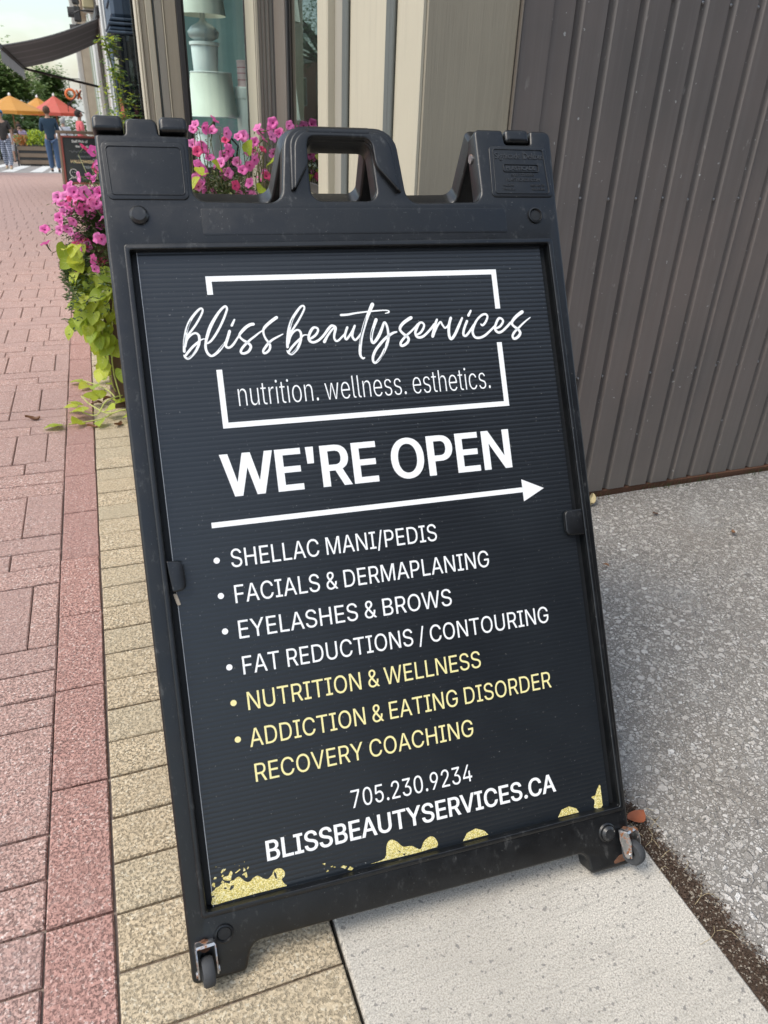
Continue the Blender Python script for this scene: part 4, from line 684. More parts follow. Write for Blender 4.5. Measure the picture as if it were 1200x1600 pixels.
flat('logo_border', [[(88.2, -32.6), (536.3, -32.6), (535.8, -95), (527.3, -95), (527.8, -40.4), (96.2, -40.4), (96.2, -59), (88.2, -59)],
                     [(88.2, -166), (96.2, -166), (96.2, -241.6), (522.4, -241.6), (522.6, -148.4), (531, -148.4), (530.6, -249.4), (88.2, -249.4)]], M_white)
SCRIPT=[[(47.7,-137.8,3.7),(48.5,-130.0,3.7),(50.9,-118.8,4.3),(54.4,-106.9,4.3),(60.1,-95.1,4.0),(67.7,-85.6,3.5),(74.3,-79.4,3.1),(77.7,-78.0,2.8),(79.3,-80.3,2.6),(77.6,-85.2,2.8),(72.7,-93.3,2.9),(65.8,-102.9,3.0),(58.2,-111.6,3.0),(52.9,-117.4,2.7)],[(49.5,-130.8,3.6),(52.7,-121.9,3.2),(57.7,-116.1,3.0),(63.2,-113.0,2.9),(66.8,-112.8,3.0),(69.7,-115.9,3.5),(70.1,-122.0,3.6),(68.2,-129.5,3.6),(63.3,-137.5,4.0),(58.2,-143.3,3.6),(53.5,-147.2,3.5),(50.1,-147.7,3.0),(47.6,-145.0,2.9),(46.7,-142.7,1.8)],[(48.0,-144.2,3.2),(53.8,-137.8,3.5),(60.3,-131.3,3.5),(66.7,-126.4,3.3),(71.5,-122.8,2.3),(75.3,-121.4,1.6),(78.2,-121.5,1.3)],[(80.8,-127.8,2.6),(86.0,-124.3,3.1),(92.8,-116.3,3.3),(99.9,-105.9,3.3),(106.4,-94.7,3.3),(110.8,-85.7,3.1),(113.0,-79.7,3.1),(111.5,-76.2,3.0),(107.6,-78.0,3.3),(100.9,-84.6,3.7),(93.1,-95.0,4.4),(86.7,-105.3,4.8),(81.7,-116.5,4.4),(78.4,-126.2,3.6),(77.2,-133.7,3.6),(78.3,-139.8,3.6),(80.8,-144.1,3.7),(84.3,-145.9,3.3),(89.7,-143.5,3.7),(96.3,-137.8,4.1),(102.2,-131.2,3.3),(105.7,-126.8,2.6)],[(113.0,-111.9,4.1),(109.8,-120.1,4.1),(106.2,-128.4,4.1),(105.3,-132.9,3.7),(107.7,-135.3,3.3),(111.5,-134.7,3.3),(116.5,-130.4,3.3),(123.5,-121.5,2.6),(127.8,-116.4,2.2)],[(121.6,-95.8,2.6),(116.9,-104.0,3.7)],[(147.5,-103.4,4.5),(142.9,-104.0,4.5),(136.4,-107.5,4.5),(130.5,-112.7,4.4),(126.2,-117.8,3.7),(126.8,-121.7,3.1),(130.5,-125.7,3.4),(135.4,-129.1,3.8),(139.5,-133.1,3.8),(139.8,-137.0,3.8),(136.1,-142.2,3.8),(130.6,-144.6,3.6),(126.4,-144.3,3.4),(125.3,-141.6,3.4),(127.7,-137.1,3.6),(133.6,-131.3,3.6),(140.3,-125.8,3.2),(147.7,-120.8,2.9),(154.4,-116.1,2.4),(159.3,-113.2,1.9)],[(181.8,-95.1,4.6),(174.7,-99.5,4.6),(167.2,-105.0,4.4),(162.4,-109.5,4.0),(160.4,-114.0,3.2),(160.8,-120.2,2.9),(163.1,-126.2,3.1),(166.3,-131.4,3.4),(167.7,-136.1,3.4),(165.9,-141.4,3.4),(161.7,-145.1,3.4),(157.7,-146.0,3.0),(157.0,-142.5,3.4),(160.2,-138.0,3.8),(165.5,-132.1,3.8),(172.3,-127.0,3.2),(179.6,-123.5,2.7),(188.2,-119.6,1.5)],[(192.5,-138.9,3.9),(193.4,-131.2,4.3),(195.9,-120.3,4.8),(199.1,-109.5,4.7),(204.4,-98.0,4.1),(211.9,-88.1,3.8),(218.2,-81.3,3.3),(222.4,-79.4,2.8),(224.1,-81.9,2.8),(222.3,-86.9,2.8),(216.4,-96.1,3.0),(209.8,-105.3,3.1),(202.5,-114.4,3.0),(198.4,-118.9,2.5)],[(194.3,-133.6,3.7),(198.1,-124.4,3.3),(203.6,-117.6,3.0),(208.7,-114.7,2.8),(212.5,-115.6,3.3),(214.4,-119.6,3.5),(214.1,-125.1,3.5),(212.1,-132.1,3.8),(208.0,-139.7,4.1),(203.5,-145.0,3.9),(198.3,-149.0,3.6),(195.2,-149.2,3.1),(192.3,-146.7,2.8),(191.1,-143.9,1.7)],[(193.2,-146.0,3.3),(198.7,-139.6,3.5),(205.7,-133.0,3.5),(212.7,-127.4,3.3),(217.1,-123.3,2.4),(221.2,-122.3,1.7),(224.3,-122.9,1.6)],[(225.9,-128.8,2.8),(230.9,-126.7,3.6),(236.1,-123.0,3.6),(240.0,-117.7,3.3),(239.7,-113.7,3.2),(235.9,-112.0,3.3),(232.5,-113.4,4.0),(228.8,-117.9,4.3),(225.7,-124.1,3.9),(225.1,-128.8,3.8),(227.0,-132.4,3.8),(231.6,-133.9,3.6),(238.2,-131.8,3.6),(244.4,-127.4,3.6),(249.8,-122.1,3.6),(254.5,-116.7,4.0),(260.0,-111.4,4.0),(263.3,-110.8,3.6),(266.9,-114.1,4.0),(264.2,-122.8,3.6),(263.0,-129.1,3.2),(265.3,-133.6,3.1),(269.5,-132.6,3.1),(274.9,-128.0,2.9),(280.3,-123.5,2.6)],[(247.6,-133.9,4.8),(253.4,-125.4,3.4),(260.0,-117.8,3.2),(264.5,-114.0,2.8)],[(284.7,-114.1,3.7),(281.4,-121.2,3.6),(279.4,-127.5,3.6),(280.9,-131.9,3.4),(285.0,-128.5,3.4),(291.3,-120.8,3.4),(296.4,-112.2,3.4)],[(296.4,-112.2,3.4),(292.5,-120.9,3.4),(290.8,-128.0,3.7),(293.8,-133.4,3.4),(298.2,-131.2,3.3),(302.9,-126.2,2.9),(306.8,-121.5,2.3)],[(327.6,-81.2,6.0),(322.2,-90.7,5.4),(315.8,-102.6,5.1),(310.0,-115.2,5.1),(305.2,-127.9,4.8),(302.1,-139.0,4.5),(299.9,-150.1,4.5),(299.8,-157.3,3.7),(302.6,-161.5,3.1),(305.2,-160.8,2.5)],[(277.3,-95.4,3.6),(287.1,-95.2,3.4),(299.6,-93.5,2.8),(316.3,-92.0,2.3),(333.0,-91.1,2.3),(345.6,-90.8,1.8),(351.3,-91.8,2.3),(351.5,-94.3,2.3),(345.8,-95.5,1.2)],[(330.5,-104.4,5.0),(326.0,-113.5,4.6),(321.9,-123.0,4.3),(319.7,-131.0,4.1),(319.8,-136.7,4.1),(321.9,-139.2,4.1),(326.6,-135.4,4.6),(332.6,-127.6,5.0),(337.9,-118.1,4.3),(342.9,-109.0,3.3),(346.0,-114.4,3.5),(346.9,-123.4,3.8),(346.1,-133.1,4.0),(342.4,-142.6,4.6),(337.0,-152.1,4.6),(330.9,-160.7,4.2),(325.1,-166.8,3.8),(320.6,-169.4,3.5),(318.1,-166.4,3.7),(319.0,-159.2,4.1),(323.8,-150.6,4.3),(331.6,-142.1,4.3),(341.0,-133.6,4.2),(349.2,-128.4,4.0),(355.5,-125.4,3.5),(360.3,-124.4,2.4)],[(385.9,-103.8,5.3),(379.1,-107.2,5.1),(371.6,-112.2,4.9),(366.7,-117.8,4.4),(366.5,-122.6,3.8),(370.5,-127.7,4.1),(375.9,-132.1,4.4),(377.9,-136.3,4.1),(375.6,-141.1,4.1),(370.0,-144.9,4.2),(365.2,-145.8,4.1),(364.4,-142.1,3.8),(367.6,-137.4,3.8),(374.3,-131.2,3.6),(381.8,-125.8,3.2),(389.5,-119.6,3.0),(395.4,-114.1,3.0)],[(391.5,-130.4,3.0),(398.0,-127.4,3.6),(403.0,-121.8,3.6),(405.4,-116.2,3.4),(403.3,-112.4,3.3),(399.0,-112.2,3.6),(395.0,-116.5,4.3),(391.7,-122.2,4.3),(389.7,-127.8,3.8),(391.2,-132.8,3.8),(395.3,-134.6,3.9),(401.5,-133.3,3.9),(409.1,-127.9,3.6),(417.0,-120.8,3.6),(422.1,-115.2,3.6)],[(427.3,-108.4,3.5),(423.8,-115.3,4.3),(420.4,-125.1,5.2),(417.0,-134.0,4.8)],[(418.0,-133.3,3.5),(422.5,-125.2,3.0),(428.1,-116.3,3.3),(432.9,-112.4,3.3),(435.0,-116.6,3.1),(438.8,-121.8,3.1),(443.6,-118.7,2.6),(447.8,-113.0,2.6)],[(450.3,-106.7,4.5),(446.2,-117.1,4.5),(444.2,-128.3,4.5),(444.7,-137.0,4.5),(447.7,-139.0,4.5),(453.9,-132.5,4.5),(462.3,-119.1,4.5),(469.2,-107.4,3.2)],[(476.6,-112.8,4.0),(470.3,-124.4,4.0),(467.8,-133.1,4.0),(470.8,-135.8,3.7),(476.0,-132.2,3.7),(482.3,-125.0,3.5),(487.2,-118.9,3.2)],[(485.0,-96.7,3.2),(480.0,-104.1,4.3)],[(499.4,-118.8,2.7),(501.9,-120.5,3.5),(507.3,-116.0,3.5),(511.8,-107.9,3.5),(509.6,-103.4,3.5),(502.7,-104.4,3.5),(493.6,-111.6,3.5),(486.9,-121.4,4.0),(483.7,-130.1,4.0),(486.0,-137.8,4.0),(492.5,-140.0,3.8),(502.4,-137.3,3.8),(512.9,-130.2,3.5),(522.1,-122.9,3.3)],[(522.9,-126.8,3.0),(531.6,-123.4,3.8),(537.5,-116.0,3.6),(535.3,-111.4,3.6),(530.5,-111.2,4.1),(525.5,-118.0,4.1),(522.2,-126.8,4.1),(526.3,-132.7,4.1),(533.3,-131.7,3.8),(542.5,-125.1,3.9),(550.3,-118.4,3.9)],[(572.8,-102.0,5.6),(564.5,-106.8,5.3),(556.7,-112.9,5.0),(552.3,-119.2,4.2),(555.1,-124.4,3.9),(561.4,-129.2,4.5),(564.8,-135.1,4.5),(560.5,-141.3,4.5),(553.1,-144.2,4.2),(550.9,-139.6,3.9),(555.3,-133.4,3.9),(563.1,-127.3,3.3),(574.1,-118.8,2.8),(585.6,-111.5,1.7)]]
DRY=[[(53.5,-111.4,0.4),(56.6,-103.2,1.2),(61.2,-94.8,0.6)],[(47.8,-129.9,0.4),(50.0,-120.3,0.7),(51.8,-114.3,0.4)],[(50.5,-147.8,0.4),(54.3,-145.7,0.7),(61.1,-137.4,0.6),(63.7,-133.8,0.3)],[(95.1,-138.1,0.4),(99.7,-133.4,0.9),(103.2,-128.6,0.4)],[(199.4,-110.3,0.4),(202.8,-101.9,0.9),(205.7,-96.9,0.4)],[(195.5,-149.4,0.4),(200.1,-147.2,0.8),(206.4,-140.4,0.5)],[(315.3,-99.3,0.4),(310.4,-112.0,1.2),(303.3,-129.4,1.1),(300.7,-140.5,0.7)],[(323.8,-117.5,0.5),(320.4,-125.4,1.2),(319.1,-131.8,0.7)],[(338.0,-150.5,0.4),(332.6,-160.7,0.8),(323.3,-168.3,0.4)],[(339.9,-142.5,0.3),(337.5,-148.1,1.0)]]
GOLD=[[(-1.1,-896.2),(-0.3,-887.0),(-1.0,-879.7),(3.8,-877.1),(6.1,-874.4),(10.2,-873.9),(14.5,-870.9),(19.5,-871.2),(24.3,-873.4),(26.2,-870.3),(30.7,-870.4),(34.0,-868.1),(38.2,-867.6),(41.8,-871.6),(45.8,-876.0),(51.3,-877.6),(56.8,-873.8),(62.2,-872.2),(66.5,-874.7),(71.7,-878.8),(76.8,-879.8),(82.5,-875.5),(85.7,-870.6),(91.6,-869.1),(97.1,-871.3),(100.1,-876.8),(99.0,-882.2),(95.0,-884.9),(97.4,-891.2),(100.8,-895.7),(94.7,-895.8),(59.4,-895.6),(21.7,-896.2)],[(0.7,-869.5),(3.0,-867.0),(5.3,-868.1),(5.0,-873.6),(2.3,-872.4)],[(4.0,-862.7),(5.8,-859.9),(8.5,-860.9),(7.4,-863.0)],[(14.7,-856.2),(17.1,-852.7),(21.7,-852.6),(20.5,-854.5),(17.0,-856.2),(15.6,-857.4)],[(16.9,-863.1),(23.6,-862.4),(26.0,-859.0),(28.2,-856.9),(29.9,-860.4),(27.8,-865.0),(26.3,-869.3),(20.9,-868.4),(17.5,-866.6)],[(14.6,-861.3),(16.9,-859.3),(18.2,-860.6),(16.5,-862.9)],[(12.9,-869.5),(15.5,-867.1),(17.8,-869.0),(16.6,-870.7)],[(33.4,-860.8),(40.4,-857.2),(41.2,-858.6),(34.2,-862.0)],[(44.4,-862.0),(45.6,-856.6),(47.7,-860.2),(47.9,-861.3)],[(49.8,-859.7),(51.1,-856.9),(52.8,-857.8),(50.7,-860.4)],[(42.4,-866.1),(47.8,-863.3),(48.6,-865.1),(49.1,-870.3),(46.8,-870.8),(45.3,-867.3)],[(8.2,-847.4),(9.4,-846.2),(9.7,-847.3)],[(33.6,-849.7),(34.4,-849.2),(34.8,-850.3)],[(46.6,-849.6),(47.5,-848.6),(47.9,-849.9)],[(39.4,-852.8),(40.2,-852.2),(40.3,-853.4)],[(223.8,-895.1),(244.6,-892.0),(249.9,-873.6),(257.0,-868.1),(265.7,-873.1),(274.0,-882.2),(287.0,-884.2),(299.4,-891.9),(306.5,-881.6),(317.8,-877.3),(325.5,-884.2),(324.1,-894.8),(293.1,-896.1)],[(366.3,-896.0),(374.4,-885.4),(388.9,-882.1),(402.1,-888.1),(408.0,-895.8)],[(526.1,-896.6),(533.5,-886.4),(546.8,-884.0),(559.0,-889.8),(562.8,-896.8)],[(590.6,-896.1),(592.6,-884.9),(587.8,-878.4),(595.1,-876.8),(599.3,-868.8),(605.8,-863.6),(605.7,-895.6)],[(179.0,-889.1),(182.8,-887.2),(188.3,-890.0),(185.1,-892.7)],[(188.4,-894.9),(192.5,-891.0),(197.1,-894.9),(194.3,-897.1)],[(153.5,-878.0),(158.2,-877.7),(157.1,-880.9)],[(157.3,-890.7),(160.5,-888.0),(161.6,-890.4)],[(164.5,-884.8),(168.8,-884.1),(166.5,-886.0)],[(168.6,-886.5),(171.5,-885.8),(171.3,-887.9)]]
HOLE=[[(86.0,-872.2),(87.9,-874.3),(88.9,-883.4),(86.5,-881.2),(85.0,-876.2)],[(18.1,-867.4),(24.5,-869.7),(23.9,-872.3),(18.1,-870.3)],[(23.4,-881.3),(26.0,-876.4),(30.0,-876.6),(29.1,-880.2),(24.7,-882.7)],[(15.8,-877.4),(18.4,-876.8),(20.6,-878.9),(17.6,-879.4)],[(12.3,-876.8),(13.7,-876.5),(13.7,-877.9)],[(-1.1,-884.8),(2.5,-883.7),(2.8,-885.8),(-0.2,-886.0)],[(264.2,-884.9),(269.4,-888.3),(268.2,-889.4)],[(271.6,-892.4),(276.5,-892.1),(274.2,-895.2)]]

def spline(pts, per=5):
    out = []; n = len(pts)
    for i in range(n - 1):
        p0, p1, p2, p3 = (pts[max(0, i - 1)], pts[i], pts[i + 1], pts[min(n - 1, i + 2)])
        for k in range(per):
            t = k / per; out.append(tuple(.5 * (2 * b + (c - a) * t + (2 * a - 5 * b + 4 * c - d) * t * t + (3 * b - a - 3 * c + d) * t ** 3) for a, b, c, d in zip(p0, p1, p2, p3)))
    out.append(pts[-1]); return out
def ribbon(st, dn, mat, name):
    m = MB()
    for q, s in enumerate(st):
        p = spline(s, 5) if len(s) > 2 else s; vs = []; n = len(p)
        for i, (x, y, w) in enumerate(p):
            dx, dy = p[min(i + 1, n - 1)][0] - p[max(i - 1, 0)][0], p[min(i + 1, n - 1)][1] - p[max(i - 1, 0)][1]; L = math.hypot(dx, dy) or 1
            w2 = w * .5; z = NL + dn + q * 1.2e-5
            vs += [toF(((x - dy / L * w2) / 1000, (y + dx / L * w2) / 1000, z)) + SROOT, toF(((x + dy / L * w2) / 1000, (y - dx / L * w2) / 1000, z)) + SROOT]
        m.add(vs, [(2 * i, 2 * i + 1, 2 * i + 3, 2 * i + 2) for i in range(n - 1)])
        for (x, y, w) in (p[0], p[-1]): m.add([toF((cx / 1000, cy / 1000, NL + dn + q * 1.2e-5 + 5e-6)) + SROOT for cx, cy in circ(x, y, w * .47, 10)], [tuple(range(10))])
    return m.build(name, mat, panel)
ribbon(SCRIPT, .0001, M_white, 'script_lettering'); 
for q in DRY: ribbon([q], .0006, M_panel, 'brush_streak')
def round_loop(l):
    n = len(l)
    if n < 6: return l
    out = []
    for i in range(n):
        p0, p1, p2, p3 = l[i - 1], l[i], l[(i + 1) % n], l[(i + 2) % n]
        if math.dist(p1, p2) > 30 or math.dist(p1, p2) < 1.5: out.append(p1); continue
        out += [tuple(.5 * (2 * b + (c - a) * t + (2 * a - 5 * b + 4 * c - d) * t * t + (3 * b - a - 3 * c + d) * t ** 3) for a, b, c, d in zip(p0, p1, p2, p3)) for t in (0, .25, .5, .75)]
    return out
for l in GOLD: flat('gold_splash', [round_loop(l)], M_gold, .0001)
for l in HOLE: flat('splash_gap', [l], M_panel, .0004)
# small moulded writing on the right hinge block
M_emb = simple('lighter_plastic', (.035, .037, .04), .4, .4, 300, .0002)  # lighter than the frame so the small raised letters stand out
PR = dict(parent=frame, n=.0118, extrude=.0006, name='moulded_lettering')
text('Signicade Deluxe', 553, 637, 139.5, 9.5, M_emb, 0, .1, **PR); text('PLASTICADE', 570, 622, 121.5, 6.6, M_emb, .2, .2, **PR)
text('800-772-0355', 578, 618, 111.5, 4.0, M_emb, 0, .1, **PR); text('PLASTICADE.COM', 568, 627, 103.5, 4.6, M_emb, 0, .1, **PR)
for s, a0, a1, b in (('MADE IN', 562, 580, 95.2), ('THE U.S.A.', 560, 582, 89.2), ('REG. PAT. TM', 610, 634, 95.2), ('U.S.A. CAN.', 612, 634, 89.2)): text(s, a0, a1, b, 3.1, M_emb, 0, .08, **PR)
l1 = rp([(565, 130.5, 3), (627, 130.5, 3), (627.5, 118, 3), (565, 118, 3)]); plate('plate_rim', [l1, [(596 + (x - 596) * .968, 124.2 + (y - 124.2) * .85) for x, y in l1]], .0112, .0128, .0004, M_plas, frame)
# casters
def caster(a, b, rot):
    c = Vector((a / 1000, b / 1000, .0205)); g = empty('caster', toF(c) + SROOT - SROOT, None, None); g.parent = sign; del_ = None
    Rz = Matrix.Rotation(rot, 4, 'Y'); M0 = MF @ Matrix.Translation(c) @ Rz
    def T(p): return M0 @ Vector(p) + SROOT
    Mx = Matrix.Translation(SROOT) @ M0 @ Matrix.Rotation(math.pi / 2, 4, 'Y')
    m = MB(); m.lathe([(.006, -.0065), (.0165, -.0078), (.0185, -.0055), (.0190, 0), (.0185, .0055), (.0165, .0078), (.006, .0065)], 28, Mx); autosmooth(m.build('wheel', M_rubber, g), 45)
    m = MB(); m.lathe([(.0001, -.0070), (.0065, -.0070), (.007, -.006), (.007, .006), (.0065, .0070), (.0001, .0070)], 14, Mx); autosmooth(m.build('wheel_hub', M_plas, g), 40)
    for s in (-1, 1):
        m = MB(); x = s * .0125; prof = [(-.006, -.004), (.006, -.004), (.0075, .02), (.004, .034), (-.012, .034), (-.012, .02)]
        vs = [T((xx, y, z)) for xx in (x - .0009, x + .0009) for z, y in prof]; n = 6
        m.add(vs, [tuple(range(n)), tuple(range(2 * n - 1, n - 1, -1))] + [(i, i + n, (i + 1) % n + n, (i + 1) % n) for i in range(n)]); fixn(m.build('bracket_arm', M_steel, g))
        m = MB(); m.tube([T((x + s * .0008, 0, 0)), T((x + s * .003, 0, 0))], .0042, 10); m.build('axle_nut', M_steel, g)
    m = MB(); vs = [T((x, y, z)) for x, y, z in ((-.0135, .033, -.013), (.0135, .033, -.013), (.0135, .033, .004), (-.0135, .033, .004), (-.0115, .036, -.013), (.0115, .036, -.013), (.0115, .036, .002), (-.0115, .036, .002))]
    m.add(vs, [(0, 1, 2, 3), (4, 5, 6, 7), (0, 1, 5, 4), (1, 2, 6, 5), (2, 3, 7, 6), (3, 0, 4, 7)]); fixn(m.build('bracket_top', M_steel, g))
    m = MB(); m.tube([T((0, .030, -.012)), T((0, .030, -.006))], .008, 10); m.build('rusty_bolt', M_rust, g)
    return g
caster(-16, -971, math.radians(6)); caster(637, -969, math.radians(24))
plate('foot_rust', [rp([(600, -986, 3), (628, -984, 3), (630, -972, 3), (618, -974, 3)])], .0085, .0104, .0004, M_rust, frame)
# ------------------------------------------------------------------ planter with petunias and lime vine
FLOWERS = [(-0.035,2.748,0.83),(-0.004,2.809,0.825),(-0.068,2.774,0.799),(-0.114,2.821,0.763),(-0.104,2.825,0.739),(-0.059,2.713,0.789),(-0.026,2.703,0.79),(-0.0,2.867,0.781),(0.013,2.752,0.786),(-0.052,2.747,0.726),(-0.081,2.899,0.727),(-0.119,2.794,0.703),(-0.127,2.867,0.653),(-0.099,2.795,0.666),(0.008,2.828,0.673),(-0.008,2.73,0.646),(0.015,2.827,0.631),(-0.075,2.874,0.63),(-0.078,2.805,0.609),(-0.102,2.848,0.588),(-0.046,2.834,0.614),(-0.032,2.713,0.581),(-0.008,2.852,0.513),(-0.039,2.818,0.756),(-0.021,2.76,0.755),(0.004,2.706,0.755),(0.011,2.873,0.815),(0.347,2.815,0.977),(0.393,2.864,0.981),(0.41,2.896,0.975),(0.347,2.863,0.93),(0.378,2.904,0.923),(0.351,2.799,0.87),(0.405,2.88,0.887),(0.342,2.809,0.827),(0.373,2.907,0.803),(0.41,2.896,0.77),(0.448,2.739,0.97),(0.486,2.747,0.96),(0.506,2.763,0.963),(0.476,2.913,0.925),(0.462,2.807,0.914),(0.494,2.845,0.878),(0.501,2.78,0.856),(0.534,2.821,0.868),(0.476,2.797,0.805),(0.525,2.79,0.814),(0.497,2.837,0.77),(0.543,2.837,0.77),(0.611,2.901,0.83),(0.574,2.856,0.987),(0.626,2.906,0.979),(0.638,2.891,1.004),(0.575,2.918,0.94),(0.595,2.854,0.953),(0.603,2.753,0.964),(0.597,2.892,0.917),(0.641,2.913,0.904),(0.662,2.901,0.972),(0.685,2.834,0.998),(0.703,2.863,0.986),(0.424,2.762,0.878),(0.566,2.886,0.883),(0.749,2.835,0.904)]
VINES = [(-0.101,2.774,0.566),(-0.075,2.748,0.576),(-0.097,2.842,0.518),(-0.056,2.859,0.48),(-0.031,2.751,0.511),(-0.084,2.836,0.463),(-0.066,2.789,0.446),(-0.038,2.758,0.467),(-0.006,2.775,0.462),(0.004,2.832,0.416),(-0.112,2.845,0.395),(-0.081,2.745,0.427),(-0.057,2.814,0.4),(-0.03,2.745,0.403),(-0.108,2.826,0.353),(-0.076,2.78,0.352),(-0.043,2.846,0.345),(-0.016,2.858,0.329),(0.003,2.801,0.366),(-0.123,2.86,0.299),(-0.089,2.777,0.337),(-0.057,2.749,0.335),(-0.028,2.812,0.301),(-0.077,2.744,0.315),(-0.053,2.764,0.285),(-0.02,2.789,0.288),(-0.014,2.813,0.245),(-0.035,2.759,0.262),(-0.064,2.745,0.261),(-0.007,2.844,0.199),(-0.03,2.778,0.184),(-0.009,2.855,0.146),(-0.05,2.848,0.139),(-0.022,2.785,0.139)]
LIMES = [(0.511,2.746,0.914),(0.556,2.752,0.91),(0.591,2.764,0.88),(0.612,2.76,0.867),(0.631,2.756,0.891),(0.565,2.762,0.804),(0.594,2.794,0.785),(0.616,2.751,0.82),(0.631,2.743,0.852),(0.349,2.772,0.862),(0.358,2.724,0.849),(0.418,2.73,0.866),(0.325,2.798,0.804),(0.75,2.752,0.869),(0.774,2.755,0.853),(0.712,2.701,0.825),(0.758,2.742,0.812)]

pb = empty('planter_box', (.33, 3.02, 0), 'dark planter tub against the shopfront, hidden under the pink flowers', 'planter')
for nm, b_ in (('side_board', (-.03, .66, 2.84, 2.86, .02, .60)), ('side_board', (-.03, .66, 3.2, 3.22, .02, .60)), ('end_board', (-.03, -.01, 2.861, 3.199, .02, .60)), ('end_board', (.64, .66, 2.861, 3.199, .02, .60))):
    m = MB(); m.bbox(*b_, .004); m.build(nm, M_dwood, pb)
for z in (.0, .58): m = MB(); m.bbox(-.045, .675, 2.83 if z else 2.85, 3.23 if z else 3.21, z, z + .018 if not z else z + .03, .003); m.build('base' if not z else 'rim', M_dwood, pb)
pet = empty('petunia_plant', (.33, 2.95, .60), 'bushy pink petunia spilling over the planter behind the sandwich board', 'plant')
def flower_mesh(seed, mat):
    r = random.Random(seed); m = MB(); n = 20; vs = [(0, 0, -.012)]
    rings = ((.0035, -.004), (.009, .0015), (.0165, .004), (.0205, .0025))
    for j, (rr, z) in enumerate(rings):
        for k in range(n):
            a = 2 * math.pi * k / n; lobe = abs(math.cos(a * 2.5 + .3)) ** .6
            q = rr * (1 if j < 2 else (.70 + .3 * lobe)) ; vs.append((q * math.cos(a), q * math.sin(a), z + (.0016 * math.sin(a * 5 + seed) + r.uniform(-.0008, .0008)) * j / 3 * 1.4))
    m.mi = 1; m.add(vs[:1 + n], [(0, 1 + k, 1 + (k + 1) % n) for k in range(n)])
    m.mi = 0; m.add(vs[1:], [(j * n + k, (j + 1) * n + k, (j + 1) * n + (k + 1) % n, j * n + (k + 1) % n) for j in range(3) for k in range(n)])
    m.mi = 2; m.tube([(0, 0, -.004), (0, 0, -.02), (0, .002, -.034)], [.0034, .0022, .0014], 6, False)
    return m.mesh('flower', [mat, M_throat, M_pgreen], True)
fm = [flower_mesh(s, M_pink) for s in range(3)] + [flower_mesh(5, M_crim)]
stems = MB(); extra = []
r4 = random.Random(11)
for i in range(46):                                        # more blooms round the rest of the mound
    x = r4.uniform(-.04, .66); extra.append((x, r4.uniform(2.95, 3.3), r4.uniform(.66, .9)))
for i in range(44):                                        # smaller, half hidden blooms between the big ones
    p = FLOWERS[r4.randrange(len(FLOWERS))]; extra.append((p[0] + r4.gauss(0, .03), p[1] + r4.uniform(.03, .12), p[2] - abs(r4.gauss(0, .04))))
for i in range(36):                                        # front row doubles
    p = FLOWERS[i % len(FLOWERS)]; extra.append((p[0] + abs(r4.gauss(0, .022)), p[1] - r4.uniform(.0, .03), p[2] + r4.gauss(-.012, .022)))
for i, p in enumerate(FLOWERS + extra):
    p = Vector(p); crim = i in (18, 20, 45, 49, 56) or (i > len(FLOWERS) and r4.random() < .1)
    d = Vector((r4.gauss(-.25 if p.x < .1 else 0, .45), r4.gauss(-.75 if i < len(FLOWERS) or p.y < 2.9 else .3, .35), r4.gauss(.35, .35))).normalized()
    s = r4.uniform(.76, 1.06); q = d.to_track_quat('Z', 'Y').to_euler()
    place('flower', fm[3] if crim else fm[r4.randrange(3)], pet, p - Vector(pet.location), q, (s, s, s * r4.uniform(.8, 1.2)))
    root = Vector((min(.6, max(.0, p.x + r4.uniform(-.05, .06))), 2.98 + r4.uniform(-.06, .06), min(.66, p.z)))
    b_ = p - d * .036 * s; mid = (b_ + root) / 2 + Vector((r4.uniform(-.03, .03), r4.uniform(-.03, .03), .03)); stems.tube([root, mid, b_], [.0022, .0018, .0012], 5, False)
tag(stems.build('stems', M_stem, pet), kind='stuff')
lv = MB()
def leafq(m, c, d, L, w, up=Vector((0, 0, 1))):
    s_ = d.cross(up); s_ = s_.normalized() if s_.length > 1e-4 else Vector((1, 0, 0)); n_ = s_.cross(d) * .12 * L
    m.add([c, c + d * L * .5 + s_ * w + n_, c + d * L, c + d * L * .5 - s_ * w + n_], [(0, 1, 2, 3)])
for i in range(17000):
    x = r4.uniform(-.14, .74); top = .80 + .05 * math.sin(x * 17) - (max(0, .06 - x) * 1.15); y_ = r4.gauss(2.97, .12)
    bot = .55 if x > .0 else .47 - .3 * (x < -.05) * 0
    z = bot + (top - bot) * r4.random() ** .75 - abs(y_ - 2.97) * .35
    if mn.noise(Vector((x * 14, y_ * 14, z * 14))) < -.32: continue
    a = r4.uniform(0, 6.28); d = Vector((math.cos(a), math.sin(a), r4.uniform(-.3, .8))).normalized(); lv.mi = 0 if r4.random() < .8 else 1
    leafq(lv, Vector((x, y_, z)), d, r4.uniform(.014, .030), r4.uniform(.0035, .007))
for i in range(700):                                        # sparse upper sprigs
    p = Vector(FLOWERS[r4.randrange(27, len(FLOWERS))]); t = r4.random(); c_ = p * (1 - t) + Vector((p.x, 2.98, .66)) * t; a = r4.uniform(0, 6.28)
    leafq(lv, c_ + Vector((r4.gauss(0, .012), r4.gauss(0, .012), -.02)), Vector((math.cos(a), math.sin(a), .5)).normalized(), r4.uniform(.010, .02), .003)
for i in range(4200):                                        # left spill
    p = Vector(FLOWERS[r4.randrange(0, 27)]); t = r4.random() ** 1.2; c_ = p * (1 - t) + Vector((.06, 2.95, .62)) * t; a = r4.uniform(0, 6.28)
    leafq(lv, c_ + Vector((r4.gauss(0.01, .022), r4.gauss(.02, .025), r4.gauss(-.015, .022))), Vector((math.cos(a), math.sin(a), .4)).normalized(), r4.uniform(.010, .022), .0035)
tag(lv.build('foliage', [M_pgreen, M_stem], pet), kind='stuff')
